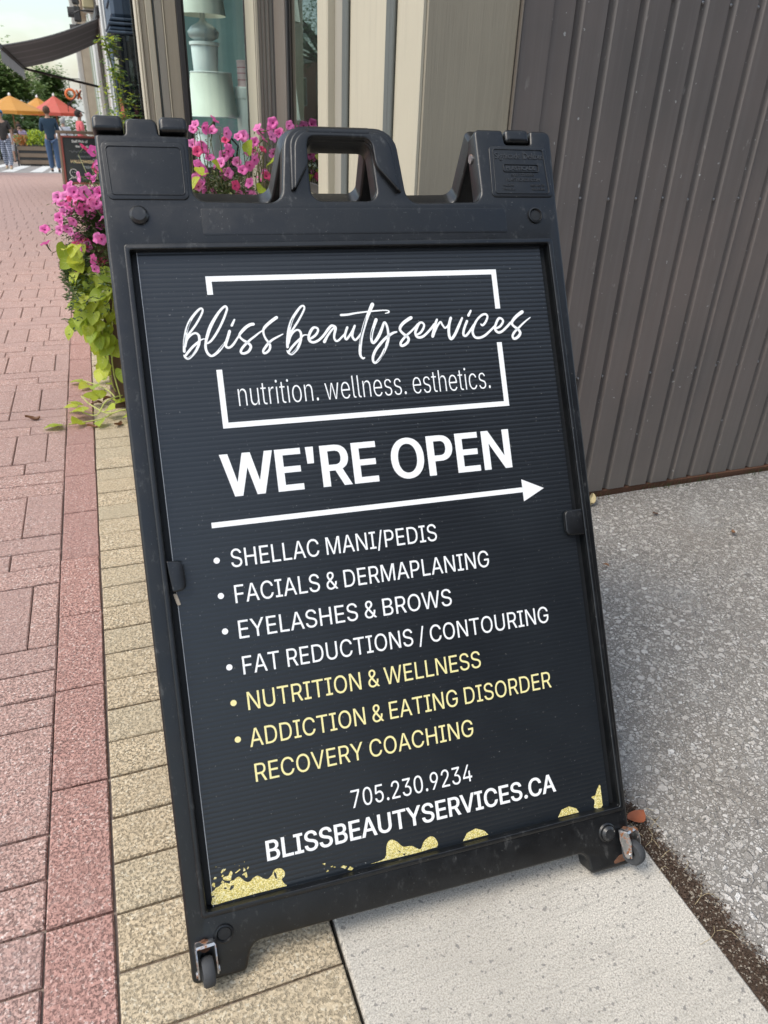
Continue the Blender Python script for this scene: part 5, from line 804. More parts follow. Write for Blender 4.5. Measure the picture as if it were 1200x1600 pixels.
vine = empty('sweet_potato_vine', (.05, 2.86, .55), 'lime green trailing vine hanging from the planter down onto the pavers', 'plant')
M_vein = leaf_mat('leaf_vein', (.55, .62, .18), (.75, .80, .30), .3)
def heart(seed):
    r = random.Random(seed); pr = [(.0, .0), (.10, -.06), (.30, -.10), (.46, .08), (.47, .32), (.36, .58), (.17, .84), (0, 1.)]
    L = pr + [(-x, y) for x, y in pr[-2:0:-1]]; m = MB(); cup = r.uniform(.10, .3); fold = r.uniform(-.1, .25); tw = r.uniform(-.25, .25)
    f3 = lambda x, y: (x, y, cup * -(y - .5) ** 2 + abs(x) * fold + x * tw + .04 * math.sin(7 * y + 5 * x + seed))
    mid = [(0, .12), (0, .4), (0, .7)]; vs = [f3(*p) for p in L] + [f3(*p) for p in mid]; n = len(L); c = n
    def nearest(p): return n + min(range(3), key=lambda k: abs(mid[k][1] - p[1]))
    f = []
    for k in range(n):
        a, b = k, (k + 1) % n; ca, cb = nearest(L[a]), nearest(L[b]); f.append((a, b, cb) if ca == cb else (a, b, cb, ca))
    m.add(vs, f); m.mi = 1
    for v0, v1 in (((0, 0), (0, .95)), ((0, .1), (.33, .36)), ((0, .1), (-.33, .36)), ((0, .32), (.24, .62)), ((0, .32), (-.24, .62))):
        a, b = Vector(f3(*v0)), Vector(f3(*v1)); a.z += .012; b.z += .012; w = Vector((-(b - a).y, (b - a).x, 0)).normalized() * .011; m.add([a - w, a + w, b + w * .3, b - w * .3], [(0, 1, 2, 3)])
    m.mi = 0; m.tube([(0, .02, 0), (0, -.25, -.1), (.02, -.5, -.3)], .012, 4, False); return m.mesh('leaf', [M_vine, M_vein], True)
hm = [heart(s) for s in range(5)]
def leaf(p, d, up, s, par=vine):
    d = Vector(d).normalized(); z = Vector(up); x = d.cross(z).normalized(); z = x.cross(d); M = Matrix((x, d, z)).transposed().to_4x4()
    return place('leaf', hm[r4.randrange(5)], par, Vector(p) - Vector(par.location), M.to_euler(), (s, s, s))
for p in VINES:
    for k in range(4):
        q = Vector(p) + Vector((r4.gauss(.008, .016), .02 * k + r4.gauss(0, .01), r4.gauss(.01, .016)))
        leaf(q + Vector((0, 0, .02)), (r4.gauss(-.35, .4), r4.gauss(-.3, .3), r4.gauss(-.8, .3)), (r4.gauss(-.3, .35), r4.gauss(-.8, .2), r4.gauss(.55, .3)), r4.uniform(.040, .060))
for p in LIMES: leaf(p, (r4.gauss(0, .6), r4.gauss(-.6, .3), r4.gauss(.1, .5)), (r4.gauss(0, .4), -.7, .7), r4.uniform(.036, .050))
for i in range(45): leaf((r4.uniform(.05, .66), r4.uniform(2.78, 2.86), r4.uniform(.12, .62)), (r4.gauss(0, .4), -.4, -.8), (r4.gauss(0, .3), -.8, .5), r4.uniform(.045, .065))
st_ = MB()
runners = [[(.02, 2.84, .45), (-.02, 2.80, .2), (-.01, 2.80, .05), (-.05, 3.02, .014), (-.09, 3.1, .014), (-.145, 3.16, .02)], [(.05, 2.84, .4), (.06, 2.8, .1), (.05, 2.78, .02), (-.02, 2.74, .03), (-.08, 2.71, .016), (-.14, 2.70, .012), (-.2, 2.69, .012)],
           [(.06, 2.8, .2), (.08, 2.83, .02), (.02, 2.85, .05), (-.06, 2.80, .05), (-.1, 2.74, .02), (-.15, 2.78, .02)], [(.07, 2.8, .2), (.06, 2.72, .03), (.0, 2.69, .05), (-.06, 2.72, .03), (-.12, 2.83, .03), (-.15, 2.88, .05)], [(0, 2.82, .5), (-.04, 2.8, .3), (-.03, 2.82, .1), (0, 2.95, .02), (-.03, 3.15, .02), (-.02, 3.2, .02)]]
for rr in runners: st_.tube([v[:3] for v in spline([(*v, 0) for v in rr], 4)], .0026, 5)
tag(st_.build('runners', simple('vine_stem', (.42, .46, .12), .6, .2, 60, 0), vine), kind='stuff')
for (x, y, z, dx, dy, s) in ((-.225, 2.69, .014, -1, -.2, .062), (-.16, 2.71, .02, -.4, -.9, .058), (-.14, 2.75, .05, -.5, .3, .066), (-.155, 2.80, .055, -.8, .5, .055), (-.12, 2.86, .06, .3, 1, .060), (-.10, 2.90, .05, .8, .6, .055), (-.17, 2.84, .03, -1, .1, .05), (-.06, 2.76, .045, .4, -.7, .055), (-.03, 2.83, .05, 1, .2, .062), (.02, 2.86, .05, .9, .5, .055), (.0, 2.70, .03, .5, -.8, .05), (-.09, 2.69, .02, -.1, -1, .05),
                         (-.155, 3.17, .02, -1, .3, .05), (-.13, 3.12, .022, -.6, -.6, .052), (-.10, 3.08, .03, -.2, -1, .05), (-.08, 3.15, .03, .2, .9, .055), (-.045, 3.05, .04, .7, -.7, .06), (-.02, 3.1, .07, .5, .4, .06), (.0, 3.02, .06, .8, -.5, .055), (.02, 3.12, .10, .6, .6, .06), (-.03, 3.2, .05, -.3, .9, .05), (.03, 3.06, .13, .6, -.5, .06), (.01, 2.98, .16, -.5, -.6, .055)):
    leaf((x, y, z * .75 + .003), (dx, dy, r4.uniform(-.15, .25)), (r4.gauss(0, .25), r4.gauss(-.15, .2), 1), s)
# fallen leaves
def curl(seed, L, mat, flatness=.3):
    r = random.Random(seed); m = MB(); n = 7; vs = []
    for i in range(n):
        t = i / (n - 1); w = math.sin(math.pi * min(1, t * 1.02)) ** .8 * .27 * L
        for k in (-1, -.4, .4, 1): vs.append((t * L - L / 2, k * w + .1 * L * math.sin(t * 3 + seed), L * (.16 * (1 - flatness) * math.sin(t * 4 + seed) + .2 * k * k * (1 - flatness) + r.uniform(0, .04)) + .004))
    m.add(vs, [(i * 4 + k, i * 4 + k + 1, i * 4 + 4 + k + 1, i * 4 + 4 + k) for i in range(n - 1) for k in range(3)]); m.tube([(-L / 2, 0, .006), (-L * .68, .01 * L, .004)], L * .012, 4); return m.mesh('fallen_leaf', mat, True)
cm = [curl(s, .05, M_dryleaf, .1) for s in range(3)]; GL = 'dry leaves fallen on the paving'
for i, (x, y, s, a, lab) in enumerate(((-.055, 2.93, .95, .5, 'curled dry brown leaf on the yellow pavers nearest the planter'), (-.015, 2.98, 1.2, 2.2, 'large crumpled brown leaf between the two trailing vine runners'), (-.03, 2.66, .9, 1.2, 'dry brown leaf just in front of the vine on yellow pavers'),
     (-.10, 2.90, .85, 2.9, 'small rolled leaf caught among the lime vine leaves'), (-.12, 2.66, .7, .3, 'brown leaf under the left tip of the trailing vine'), (-.325, 2.80, 1.0, .2, 'pale curled leaf alone on the red pavers'), (-.08, 3.35, 1.3, 1.5, 'hanging brown leaf below the lime leaves'),
     (1.47, 1.50, .45, .3, 'small tan leaf on the driveway right of the screws'), (1.62, 1.34, .5, 1.2, 'orange brown leaf on the driveway near the right edge'), (1.15, 1.30, .35, 2, 'tiny brown leaf on the driveway beside the board'))):
    tag(place('fallen_leaf', cm[i % 3], None, (x, y, .002 + (.005 if x > .7 else 0)), (0, 0, a), (s, s, s)), lab, 'leaf', GL)
tag(place('fallen_leaf', curl(9, .048, M_orleaf, .75), None, (.722, .615, .004), (0, 0, .25), (.8, 1, 1)), 'rusty orange leaf lying beside the right foot of the board', 'leaf', GL)
tag(place('dry_seed_head', curl(4, .05, simple('pale_husk', (.5, .42, .24), .8, .3, 60, 0), 0.), None, (1.315, 1.62, .008), (.3, .2, .9), (.8, .8, 1.3)), 'pale yellow husk at the foot of the metal clad wall', 'leaf')
# ------------------------------------------------------------------ neighbouring buildings on the right of the pavement
M_navy = paint_mat('navy_paint', (.055, .085, .125), .05, grain=.4); M_stone = simple('pale_stone_wall', (.50, .47, .42), .9, .25, 5, .003, world=True); M_sand = simple('sandstone', (.46, .36, .25), .9, .2, 4, .003, world=True)
M_wht = paint_mat('white_paint', (.66, .67, .64), .1); M_sage = paint_mat('sage_paint', (.30, .37, .27), .1); M_brick = None
def brick_mat(name, a, b, mortar, sc=1.):
    t = NT(name); g = t.new('ShaderNodeNewGeometry'); sp = t.new('ShaderNodeSeparateXYZ'); t.lk(g.outputs['Position'], sp.inputs[0]); cb = t.new('ShaderNodeCombineXYZ'); t.lk(t.math('ADD', sp.outputs[0], sp.outputs[1]), cb.inputs[0]); t.lk(sp.outputs[2], cb.inputs[1])
    br = t.new('ShaderNodeTexBrick'); br.inputs['Scale'].default_value = 1; br.inputs['Brick Width'].default_value = .22; br.inputs['Row Height'].default_value = .075; br.inputs['Mortar Size'].default_value = .008
    br.inputs['Color1'].default_value = (*a, 1); br.inputs['Color2'].default_value = (*b, 1); br.inputs['Mortar'].default_value = (*mortar, 1); t.lk(cb.outputs[0], br.inputs[0]); n = t.noise(t.obj(world=True), 3, 5, .6)
    t.col(t.mix(t.math('MULTIPLY', n, .5), br.outputs[0], tuple(x * .6 for x in a))); t.rough(.9); return t.m
M_brick = brick_mat('red_brick', (.40, .14, .09), (.46, .19, .13), (.33, .30, .26))
M_reflect = glass_mat('dark_window_glass', (.25, .3, .33))
def bx(name, par, mat, x0, x1, y0, y1, z0, z1, b=.006):
    m = MB(); m.bbox(x0, x1, y0, y1, z0, z1, b); return m.build(name, mat, par)
def win(par, x, y0, y1, z0, z1, mat=None, fw=.06, side=-1):
    """a window in a wall facing the street: frame ring, pane behind it"""
    a, c = (x - .03, x + .02) if side < 0 else (x - .02, x + .03)
    m = MB(); m.box(a, c, y0, y0 + fw, z0, z1); m.box(a, c, y1 - fw, y1, z0, z1); m.box(a, c, y0 + fw, y1 - fw, z0, z0 + fw); m.box(a, c, y0 + fw, y1 - fw, z1 - fw, z1); w = m.build('window', mat or M_wht, par)
    m = MB(); m.box(x - .012, x + .012, y0 + fw, y1 - fw, z0 + fw, z1 - fw); m.build('pane', M_reflect, w); return w
nb = empty('navy_shopfront', (1.5, 9.7, -.2), 'navy blue shopfront with a panelled column just past the cream one', 'building')
bx('wall', nb, M_dark, .75, 5, 6.96, 12.5, -.4, 7)
bx('stall_riser', nb, M_navy, .44, .749, 6.98, 12.4, -.4, .75); bx('fascia', nb, M_navy, .36, .749, 7.6, 12.4, 2.42, 3.3)
bx('column_shaft', nb, M_navy, .360, .60, 8.0, 8.8, 1.72, 2.42, .03); bx('column_panel', nb, M_navy, .345, .359, 8.12, 8.68, 1.84, 2.36)
for k, (z, e) in enumerate(((1.70, .02), (1.665, .035), (1.63, .03), (1.60, .05))): bx('moulding', nb, M_navy, .36 - e, .60, 8.0 - e, 8.8 + e, z, z + .022, .006)
bx('column_glass', nb, M_reflect, .375, .60, 8.03, 8.77, .2, 1.598); bx('door_jamb', nb, M_navy, .40, .7, 9.7, 10.6, -.3, 3.2); bx('jamb_edge', nb, M_wht, .385, .40, 10.3, 10.42, -.3, 2.4)
bx('display_glass', nb, M_reflect, .46, .48, 7.0, 7.97, .76, 2.41); bx('pale_post', nb, M_wht, .40, .48, 11.7, 12.1, -.3, 2.9)
sb = empty('pale_stone_building', (3, 15.7, -.4), 'pale weathered stone building carrying the grey awning', 'building')
bx('wall', sb, M_stone, .52, 8, 12.55, 19.0, -.6, 9); bx('pilaster', sb, M_stone, .40, .515, 12.6, 13.1, -.5, 8.8, .02); bx('pilaster', sb, M_wht, .40, .515, 18.2, 18.8, -.6, 8.8, .02)
bx('cornice', sb, M_stone, .30, .515, 13.15, 18.15, 2.62, 2.9, .02); bx('shop_glass', sb, M_reflect, .47, .50, 13.3, 18.0, .1, 2.2); bx('door_frame', sb, M_sage, .44, .515, 15.2, 15.5, -.5, 2.3); bx('door_frame', sb, M_wht, .44, .515, 16.6, 16.8, -.5, 2.3)
for y in (13.6, 15.2, 16.8): win(sb, .50, y, y + 1.0, 3.4, 5.4)
sg = empty('green_trimmed_shop', (3, 22, -.7), 'narrow shop with sage green and white door posts beyond the stone building', 'building')
bx('wall', sg, M_wht, .55, 8, 19.05, 26, -1, 8)
for y, mt in ((19.3, M_sage), (20.2, M_wht), (21.4, M_sage), (22.6, M_wht), (24.3, M_sage)): bx('door_post', sg, mt, .43, .545, y, y + .35, -.9, 3.0, .01)
for y in (19.8, 21.9, 23.3): bx('shop_glass', sg, M_reflect, .50, .546, y, y + .7, -.3, 2.6)
bx('cornice', sg, M_sand, .30, .545, 19.1, 25.9, 3.1, 3.4, .02)
sc_ = empty('sandstone_building', (4, 46, -1.4), 'tan sandstone building at the far end of the row', 'building')
bx('wall', sc_, M_sand, .35, 10, 38.2, 62, -2.2, 9.5); bx('corner_pier', sc_, M_stone, .12, .345, 38.4, 39.6, -2, 9.4, .03)
for y in (41, 44.5, 48, 52): 
    for z in (-.6, 2.6, 5.6): win(sc_, .34, y, y + 1.6, z, z + 2.0)
    bx('window_hood', sc_, M_stone, .2, .345, y - .15, y + 1.75, 4.65, 4.85, .02)
bx('shop_canopy_board', sc_, M_wht, .1, .345, 40, 60, 2.0, 2.35, .02)
# grey awning on arms
aw = empty('grey_awning', (-.2, 14.8, 1.6), 'large charcoal striped awning stretched over the pavement at upper left', 'awning')
M_aw = leaf_mat('charcoal_canvas', (.19, .195, .20), (.23, .235, .24), .5, .8); M_aw2 = leaf_mat('pale_canvas_stripe', (.26, .265, .27), (.30, .30, .31), .45, .8)
A, B, D, E_ = Vector((.46, 12.62, 2.12)), Vector((.46, 17.6, 2.10)), Vector((-.92, 12.75, 1.70)), Vector((-.92, 17.6, 1.62))
m = MB(); N1, N2 = 8, 22; vs = []
for i in range(N1 + 1):
    for j in range(N2 + 1):
        u, v = i / N1, j / N2; p = A * (1 - u) * (1 - v) + D * u * (1 - v) + B * (1 - u) * v + E_ * u * v; vs.append(p - Vector((0, 0, .05 * math.sin(u * math.pi))))
w_ = N2 + 1; q = []; mi = []
for i in range(N1):
    for j in range(N2): q.append((i * w_ + j, i * w_ + j + 1, (i + 1) * w_ + j + 1, (i + 1) * w_ + j)); mi.append(1 if (j % 5) == 1 else 0)
m.add(vs, q); m.m = mi; m.add([v + Vector((0, 0, .012)) for v in vs], [t[::-1] for t in q]); m.build('canvas', [M_aw, M_aw2], aw, True)
m = MB(); nv = 30
vs = [(-.93 + .006 * math.sin(j * 1.3), 12.75 + (17.6 - 12.75) * j / nv, 1.70 - .08 * j / nv - dz - (.03 * abs(math.sin(j * math.pi / 3)) if dz else 0)) for j in range(nv + 1) for dz in (0, .17)]
m.add(vs, [(2 * j, 2 * j + 2, 2 * j + 3, 2 * j + 1) for j in range(nv)]); m.build('valance', M_aw, aw)
m = MB(); m.tube([D, E_], .03, 8); m.build('front_bar', M_aw, aw)
bx('cassette', aw, M_sash, .36, .52, 12.58, 17.65, 2.10, 2.24, .02)
m = MB(); m.tube([(-.9, 17.4, 1.6), (.40, 17.4, 1.36)], .022, 8); m.build('arm', M_sash, aw)
# small dark awning and ring sign further on
aw2 = empty('dark_awning', (.1, 40, 1.5), 'small dark awning on the far sandstone building', 'awning')
m = MB(); vs = [(.36, 39.7, 1.85), (.36, 42, 1.85), (-.55, 39.7, 1.02), (-.55, 42, 1.02)]; vs += [(x, y, z - .05) for x, y, z in vs] + [(-.56, 39.7, .74), (-.56, 42, .74)]
m.add(vs, [(0, 2, 3, 1), (4, 5, 7, 6), (0, 4, 6, 2), (1, 3, 7, 5), (2, 8, 9, 3)]); m.build('canvas', simple('black_canvas', (.05, .04, .045), .8, .2, 10, 0), aw2)
m = MB(); m.tube([(.36, 39.75, .6), (-.5, 39.75, 1.0)], .02, 6); m.tube([(.36, 39.75, .6), (.36, 39.75, 1.8)], .02, 6); m.build('bracket', M_sash, aw2)
M_or = simple('orange_sign', (.80, .19, .05), .5, .1, 6, 0)
rs = empty('ring_sign', (-.36, 40, 1.5), 'orange ring shaped shop sign beside the small dark awning', 'sign')
m = MB(); m.tube([(-.36 + .19 * math.cos(a), 40, 1.44 + .19 * math.sin(a)) for a in [i * math.pi / 14 for i in range(29)]], .055, 8, False); m.build('ring', M_or, rs, True)
m = MB(); m.tube([(-.1, 40, 1.62), (.08, 40, 1.26)], .045, 6); m.tube([(.10, 40, 1.62), (-.08, 40, 1.26)], .045, 6); m.build('cross_letter', M_or, rs)
m = MB(); m.tube([(-.36, 40, 1.66), (-.36, 40, 2.05), (.35, 40, 2.05)], .02, 6); m.build('bracket', M_sash, rs)
# signal heads seen from the side above the awning
tl = empty('traffic_light', (.03, 19, 1.5), 'traffic light seen side on, high above the grey awning', 'traffic light')
for k in range(3):
    z = 2.98 - k * .30; bx('housing', tl, M_sash, .12, .26, 19.0, 19.25, z - .13, z + .13, .02)
    m = MB(); n = 12; vs = [(.12 - .11 * j, 19.125 + .12 * math.cos(a), z + .12 * math.sin(a)) for j in (0, 1) for a in [math.pi * i / n * 1.3 - .47 for i in range(n + 1)]]; m.add(vs, [(i, i + 1, n + 2 + i, n + 1 + i) for i in range(n)]); m.build('visor', M_sash, tl)
m = MB(); m.tube([(.27, 19.12, 2.95), (.5, 19.12, 3.05)], .03, 6); m.tube([(.27, 19.12, 2.4), (.5, 19.12, 2.4)], .03, 6); m.build('bracket', M_sash, tl)
lb = empty('lantern_sign', (.32, 15, 2.3), 'pale box sign on a scrolled bracket above the awning', 'sign'); bx('box', lb, simple('pale_yellow_box', (.62, .52, .30), .6, .1, 9, 0), .25, .42, 14.9, 15.1, 2.42, 2.62, .01)
m = MB(); m.tube([(.0, 15, 2.78), (.08, 15, 2.72), (.16, 15, 2.66), (.45, 15, 2.66)], .012, 6); m.tube([(.10, 15, 2.34), (.2, 15, 2.38), (.45, 15, 2.38)], .012, 6); m.tube([(.18, 15, 2.72), (.18, 15, 2.3)], .01, 6); m.build('bracket', M_sash, lb)
# climber on a string by the navy column
cl = empty('climbing_plant', (.33, 7.4, -.05), 'leafy climbing vine trained up a string beside the navy column', 'plant')
m = MB(); m.tube([(.35, 7.4, -.05), (.34, 7.45, .7), (.31, 7.5, 1.0), (.30, 7.5, 1.3), (.26, 7.5, 1.52)], .008, 5); m.tube([(.38, 7.35, -.05), (.37, 7.4, .8), (.33, 7.45, 1.25)], .006, 5); tag(m.build('stems', M_stem, cl), kind='stuff')
bx('pot', cl, M_dwood, .22, .46, 7.2, 7.6, -.06, .3, .02)
r6 = random.Random(21); m = MB()
for i in range(1500):
    z = .25 + 1.3 * r6.random() ** .8; sp = .035 + .12 * max(0, 1.25 - z) ** .7; cx = .35 - .06 * max(0, z - .6); a = r6.uniform(0, 6.28); d = Vector((math.cos(a), math.sin(a), r6.uniform(-.7, .4))).normalized()
    c_ = Vector((cx + r6.gauss(0, sp), 7.45 + r6.gauss(0, sp), z)); 
    if mn.noise(c_ * 9) < -.12: continue
    m.mi = 0 if r6.random() < .6 else 1; leafq(m, c_, d, r6.uniform(.03, .06), r6.uniform(.01, .018))
tag(m.build('foliage', [M_tree2, M_vine], cl), kind='stuff')
# chalkboard A-frame outside the shop
ck = empty('chalkboard', (-.12, 15.6, zg(15.6)), 'wooden A-frame chalkboard with handwritten staff pick notice on the pavement', 'chalkboard')
CB = Vector((-.12, 15.6, zg(15.6))); mc = Matrix.Translation(CB) @ Matrix.Rotation(math.radians(-10), 4, 'Z') @ Matrix.Rotation(math.radians(-13), 4, 'X') @ Matrix.Scale(.9, 4)
def cbx(nm, mat, *b): m = MB(); m.bbox(*b, .004, mc); return m.build(nm, mat, ck)
M_red = simple('red_wood', (.26, .06, .04), .6, .2, 20)
cbx('leg', M_wood, -.43, -.385, -.02, .02, .02, 1.06); cbx('leg', M_wood, .385, .43, -.02, .02, .02, 1.06); cbx('top_rail', M_wood, -.45, .45, -.025, .025, 1.061, 1.11); cbx('frame_side', M_red, -.382, -.345, -.02, .02, .12, 1.02); cbx('frame_side', M_red, .345, .382, -.02, .02, .12, 1.02)
cbx('frame_top', M_red, -.344, .344, -.02, .02, .985, 1.02); cbx('frame_bottom', M_red, -.344, .344, -.02, .02, .12, .155); cbx('slate', simple('chalk_slate', (.035, .04, .04), .85, .5, 5, 0), -.343, .343, -.008, .008, .156, .984)
mr = Matrix.Translation(CB) @ Matrix.Rotation(math.radians(-10), 4, 'Z') @ Matrix.Translation((0, .03, 0)) @ Matrix.Rotation(math.radians(14), 4, 'X') @ Matrix.Translation((0, .0, 0))
for x in (-.43, .385):
    m = MB(); m.bbox(x * .9, x * .9 + .045, .0, .04, 0, .92, .004, Matrix.Translation(CB) @ Matrix.Rotation(math.radians(-10), 4, 'Z') @ Matrix.Translation((0, .75, .02)) @ Matrix.Rotation(math.radians(28), 4, 'X')); m.build('rear_leg', M_wood, ck)
M_chalk = simple('chalk', (.75, .74, .70), .95, .2, 60, 0); M_chalk2 = simple('yellow_chalk', (.72, .55, .3), .95, .2, 60, 0); M_chalk3 = simple('grey_chalk', (.30, .32, .33), .95, .2, 60, 0)
def chalk(s, x, z, cap, mat):
    me = text_mesh(s, cap, .002); me.materials.clear(); me.materials.append(mat); xs = [v.co.x for v in me.vertices]; w = max(xs) - min(xs)
    me.transform(Matrix.Translation(-CB) @ mc @ Matrix.Translation((x - w / 2, -.0095, z)) @ Matrix.Rotation(math.pi / 2, 4, 'X') @ Matrix.Shear('XY', 4, (.12, 0)))
    place('chalk_writing', me, ck)
for a in (('Staff Pick of', -.02, .90, .048, M_chalk), ('the Week', .02, .81, .046, M_chalk), ('HALLOWEEN', .0, .52, .058, M_chalk2), ('TREAT', .10, .42, .05, M_chalk3)): chalk(*a)
for z0, x0, x1 in ((.73, -.24, .24), (.64, -.10, .16)):          # faint lines too smudged to read
    m = MB(); m.tube([mc @ Vector((x0 + (x1 - x0) * i / 60, -.010, z0 + .016 * math.sin(i * 1.7) + .012 * math.sin(i * .63))) for i in range(61)], .0028, 4); m.build('chalk_smudge', M_chalk3, ck)
m = MB()
for pts in ([( -.2 + .07 * math.cos(a), .33 + .075 * math.sin(a)) for a in [i * .42 for i in range(16)]], [(-.3, .2), (-.25, .24), (-.15, .24), (-.09, .19)], [(.24, .48), (.24, .56), (.18, .53), (.3, .53), (.2, .6), (.28, .6)], [(-.225, .34), (-.215, .35)], [(-.185, .35), (-.175, .34)]):
    m.tube([mc @ Vector((x, -.010, z)) for x, z in pts], .006, 5)
tag(m.build('chalk_drawing', M_chalk, ck), kind='stuff')

# ------------------------------------------------------------------ parasols, street planter
def parasol(x, y, r, zt, zr, mat, label):
    g = zg(y); t = empty('parasol', (x, y, g), label, 'parasol', 'cafe parasols along the street')
    m = MB(); m.tube([(x, y, g), (x, y, zt)], .03, 8); m.build('pole', M_wood, t); n = 8
    vs = [(x, y, zt)] + [(x + r * .5 * math.cos(a), y + r * .5 * math.sin(a), zr + (zt - zr) * .46) for a in [i * math.pi / 4 + .2 for i in range(n)]] + [(x + r * math.cos(a), y + r * math.sin(a), zr) for a in [i * math.pi / 4 + .2 for i in range(n)]]
    vs += [(px, py, pz - .14) for px, py, pz in vs[1 + n:]]
    m = MB(); m.add(vs, [(0, 1 + k, 1 + (k + 1) % n) for k in range(n)] + [(1 + k, 9 + k, 9 + (k + 1) % n, 1 + (k + 1) % n) for k in range(n)] + [(9 + k, 17 + k, 17 + (k + 1) % n, 9 + (k + 1) % n) for k in range(n)]); m.build('canopy', mat, t)
    m = MB()
    for k in range(n): a = k * math.pi / 4 + .2; m.tube([(x, y, zt - .04), (x + r * .98 * math.cos(a), y + r * .98 * math.sin(a), zr - .02)], .012, 4)
    tag(m.build('ribs', M_wood, t), kind='stuff'); m = MB(); m.lathe([(.05, -.02), (.06, .03), (.03, .09), (.001, .12)], 8, Matrix.Translation((x, y, zt))); m.build('finial', M_tub, t); bx('base', t, M_sash, x - .3, x + .3, y - .3, y + .3, g, g + .08)
M_uo = leaf_mat('orange_canvas', (.78, .36, .06), (.85, .45, .10), .4); M_ur = leaf_mat('red_canvas', (.72, .12, .09), (.80, .20, .15), .4)
parasol(-3.1, 43, 1.45, 1.32, .70, M_uo, 'big orange parasol leftmost of the three'); parasol(-2.05, 46, 1.2, 1.30, .64, M_uo, 'smaller orange parasol between the big orange and the red one'); parasol(-1.22, 45, 1.25, 1.40, .66, M_ur, 'red parasol with a pale edge, rightmost of the three')
rp_ = empty('street_planter', (-1.98, 34.5, zg(34.5)), 'slatted wooden street planter filled with yellow and orange plants', 'planter'); gz = zg(34.5)
bx('liner', rp_, M_sash, -2.52, -1.35, 34.2, 34.9, gz, gz + .74)
for k in range(3): bx('plank', rp_, M_wood, -2.54, -1.33, 34.16, 34.195, gz + .08 + k * .24, gz + .22 + k * .24, .008)
bx('corner_post', rp_, M_sash, -2.6, -2.545, 34.12, 34.2, gz, gz + .8, .008); bx('corner_post', rp_, M_sash, -1.325, -1.27, 34.12, 34.2, gz, gz + .8, .008)
pp = empty('bedding_plants', (-1.98, 34.5, gz + .74), 'yellow and orange bedding plants in the slatted street planter', 'plant'); m = MB()
for i in range(900):
    x = r6.uniform(-2.6, -1.3); z = gz + .7 + r6.random() * (.5 if x > -2.1 else .3); a = r6.uniform(0, 6.28); m.mi = (0 if r6.random() < .75 else 2) if x > -2.15 else (1 if r6.random() < .7 else 2)
    leafq(m, Vector((x, 34.5 + r6.gauss(0, .2), z)), Vector((math.cos(a) * .6, math.sin(a) * .6, .7)), r6.uniform(.08, .2), .03)
tag(m.build('foliage', [M_vine, leaf_mat('orange_flower', (.5, .16, .05), (.6, .28, .08)), M_tree2], pp), kind='stuff')

# ------------------------------------------------------------------ trees
def tree(x, y, ht, r, zc, label, mat, n, ls=.16, group='street trees', seed=1):
    g = zg(y); t = empty('tree', (x, y, g), label, 'tree', group); rr = random.Random(seed)
    m = MB(); m.tube([(x, y, g - .1), (x + .05, y, g + (zc - g) * .4), (x, y + .1, zc), (x, y, zc + ht * .25)], [.2, .15, .11, .04], 8); m.build('trunk', M_bark, t, True)
    m = MB(); tips = []
    for i in range(26):
        a = rr.uniform(0, 6.28); e = rr.uniform(-.15, 1.2); L = r * rr.uniform(.55, 1.0); s = Vector((x, y, zc - ht * .15 + rr.random() * ht * .3)); d = Vector((math.cos(a) * math.cos(e), math.sin(a) * math.cos(e), math.sin(e) * ht / r / 1.6)); e_ = s + d * L; tips.append((s, e_)); m.tube([s, (s + e_) / 2 + Vector((0, 0, .1)), e_], [.05, .03, .01], 5, False)
    tag(m.build('limbs', M_bark, t), kind='stuff'); m = MB()
    for i in range(n):
        s, e_ = tips[rr.randrange(26)]; c_ = s.lerp(e_, rr.uniform(.35, 1.08)) + Vector((rr.gauss(0, .14), rr.gauss(0, .14), rr.gauss(0, .12))) * r
        if mn.noise(c_ * (1.6 / r * 2)) < -.16: continue
        a = rr.uniform(0, 6.28); leafq(m, c_, Vector((math.cos(a), math.sin(a), rr.uniform(-.6, .3))).normalized(), rr.uniform(.6, 1.4) * ls, ls * .34)
    tag(m.build('crown', mat, t), kind='stuff'); return t
tree(-5.0, 56, 4.4, 3.1, 1.0, 'large green tree behind the orange parasols', M_tree2, 16000, .30, seed=2); tree(-1.7, 62, 3.4, 1.8, .9, 'smaller rounded tree beside the sandstone building', M_tree2, 9000, .26, seed=3)
tree(-8.5, 60, 4.6, 3.4, 1.2, 'dark tree at the far left edge of the street', M_tree, 7000, .26, seed=5); tree(-3.2, 50, 2.4, 2.0, -.7, 'low dark green tree behind the people', M_tree, 10000, .2, seed=8)
tree(-5.4, 24, 3.2, 2.4, 2.6, 'locust tree on the kerb, reflected in the shop glass', M_tree, 4200, .10, seed=6)
hd = MB()
for i in range(9000):
    a = r6.uniform(0, 6.28); hd.mi = r6.random() < .35; leafq(hd, Vector((r6.uniform(-14, .2), 54 + r6.gauss(0, .5), zg(54) + 2.1 * r6.random())), Vector((math.cos(a), math.sin(a), .3)).normalized(), r6.uniform(.15, .3), .07)
tag(hd.build('hedge', [M_tree, M_tree2]), 'long dark green hedge closing the street behind the people', 'hedge', kind='stuff')
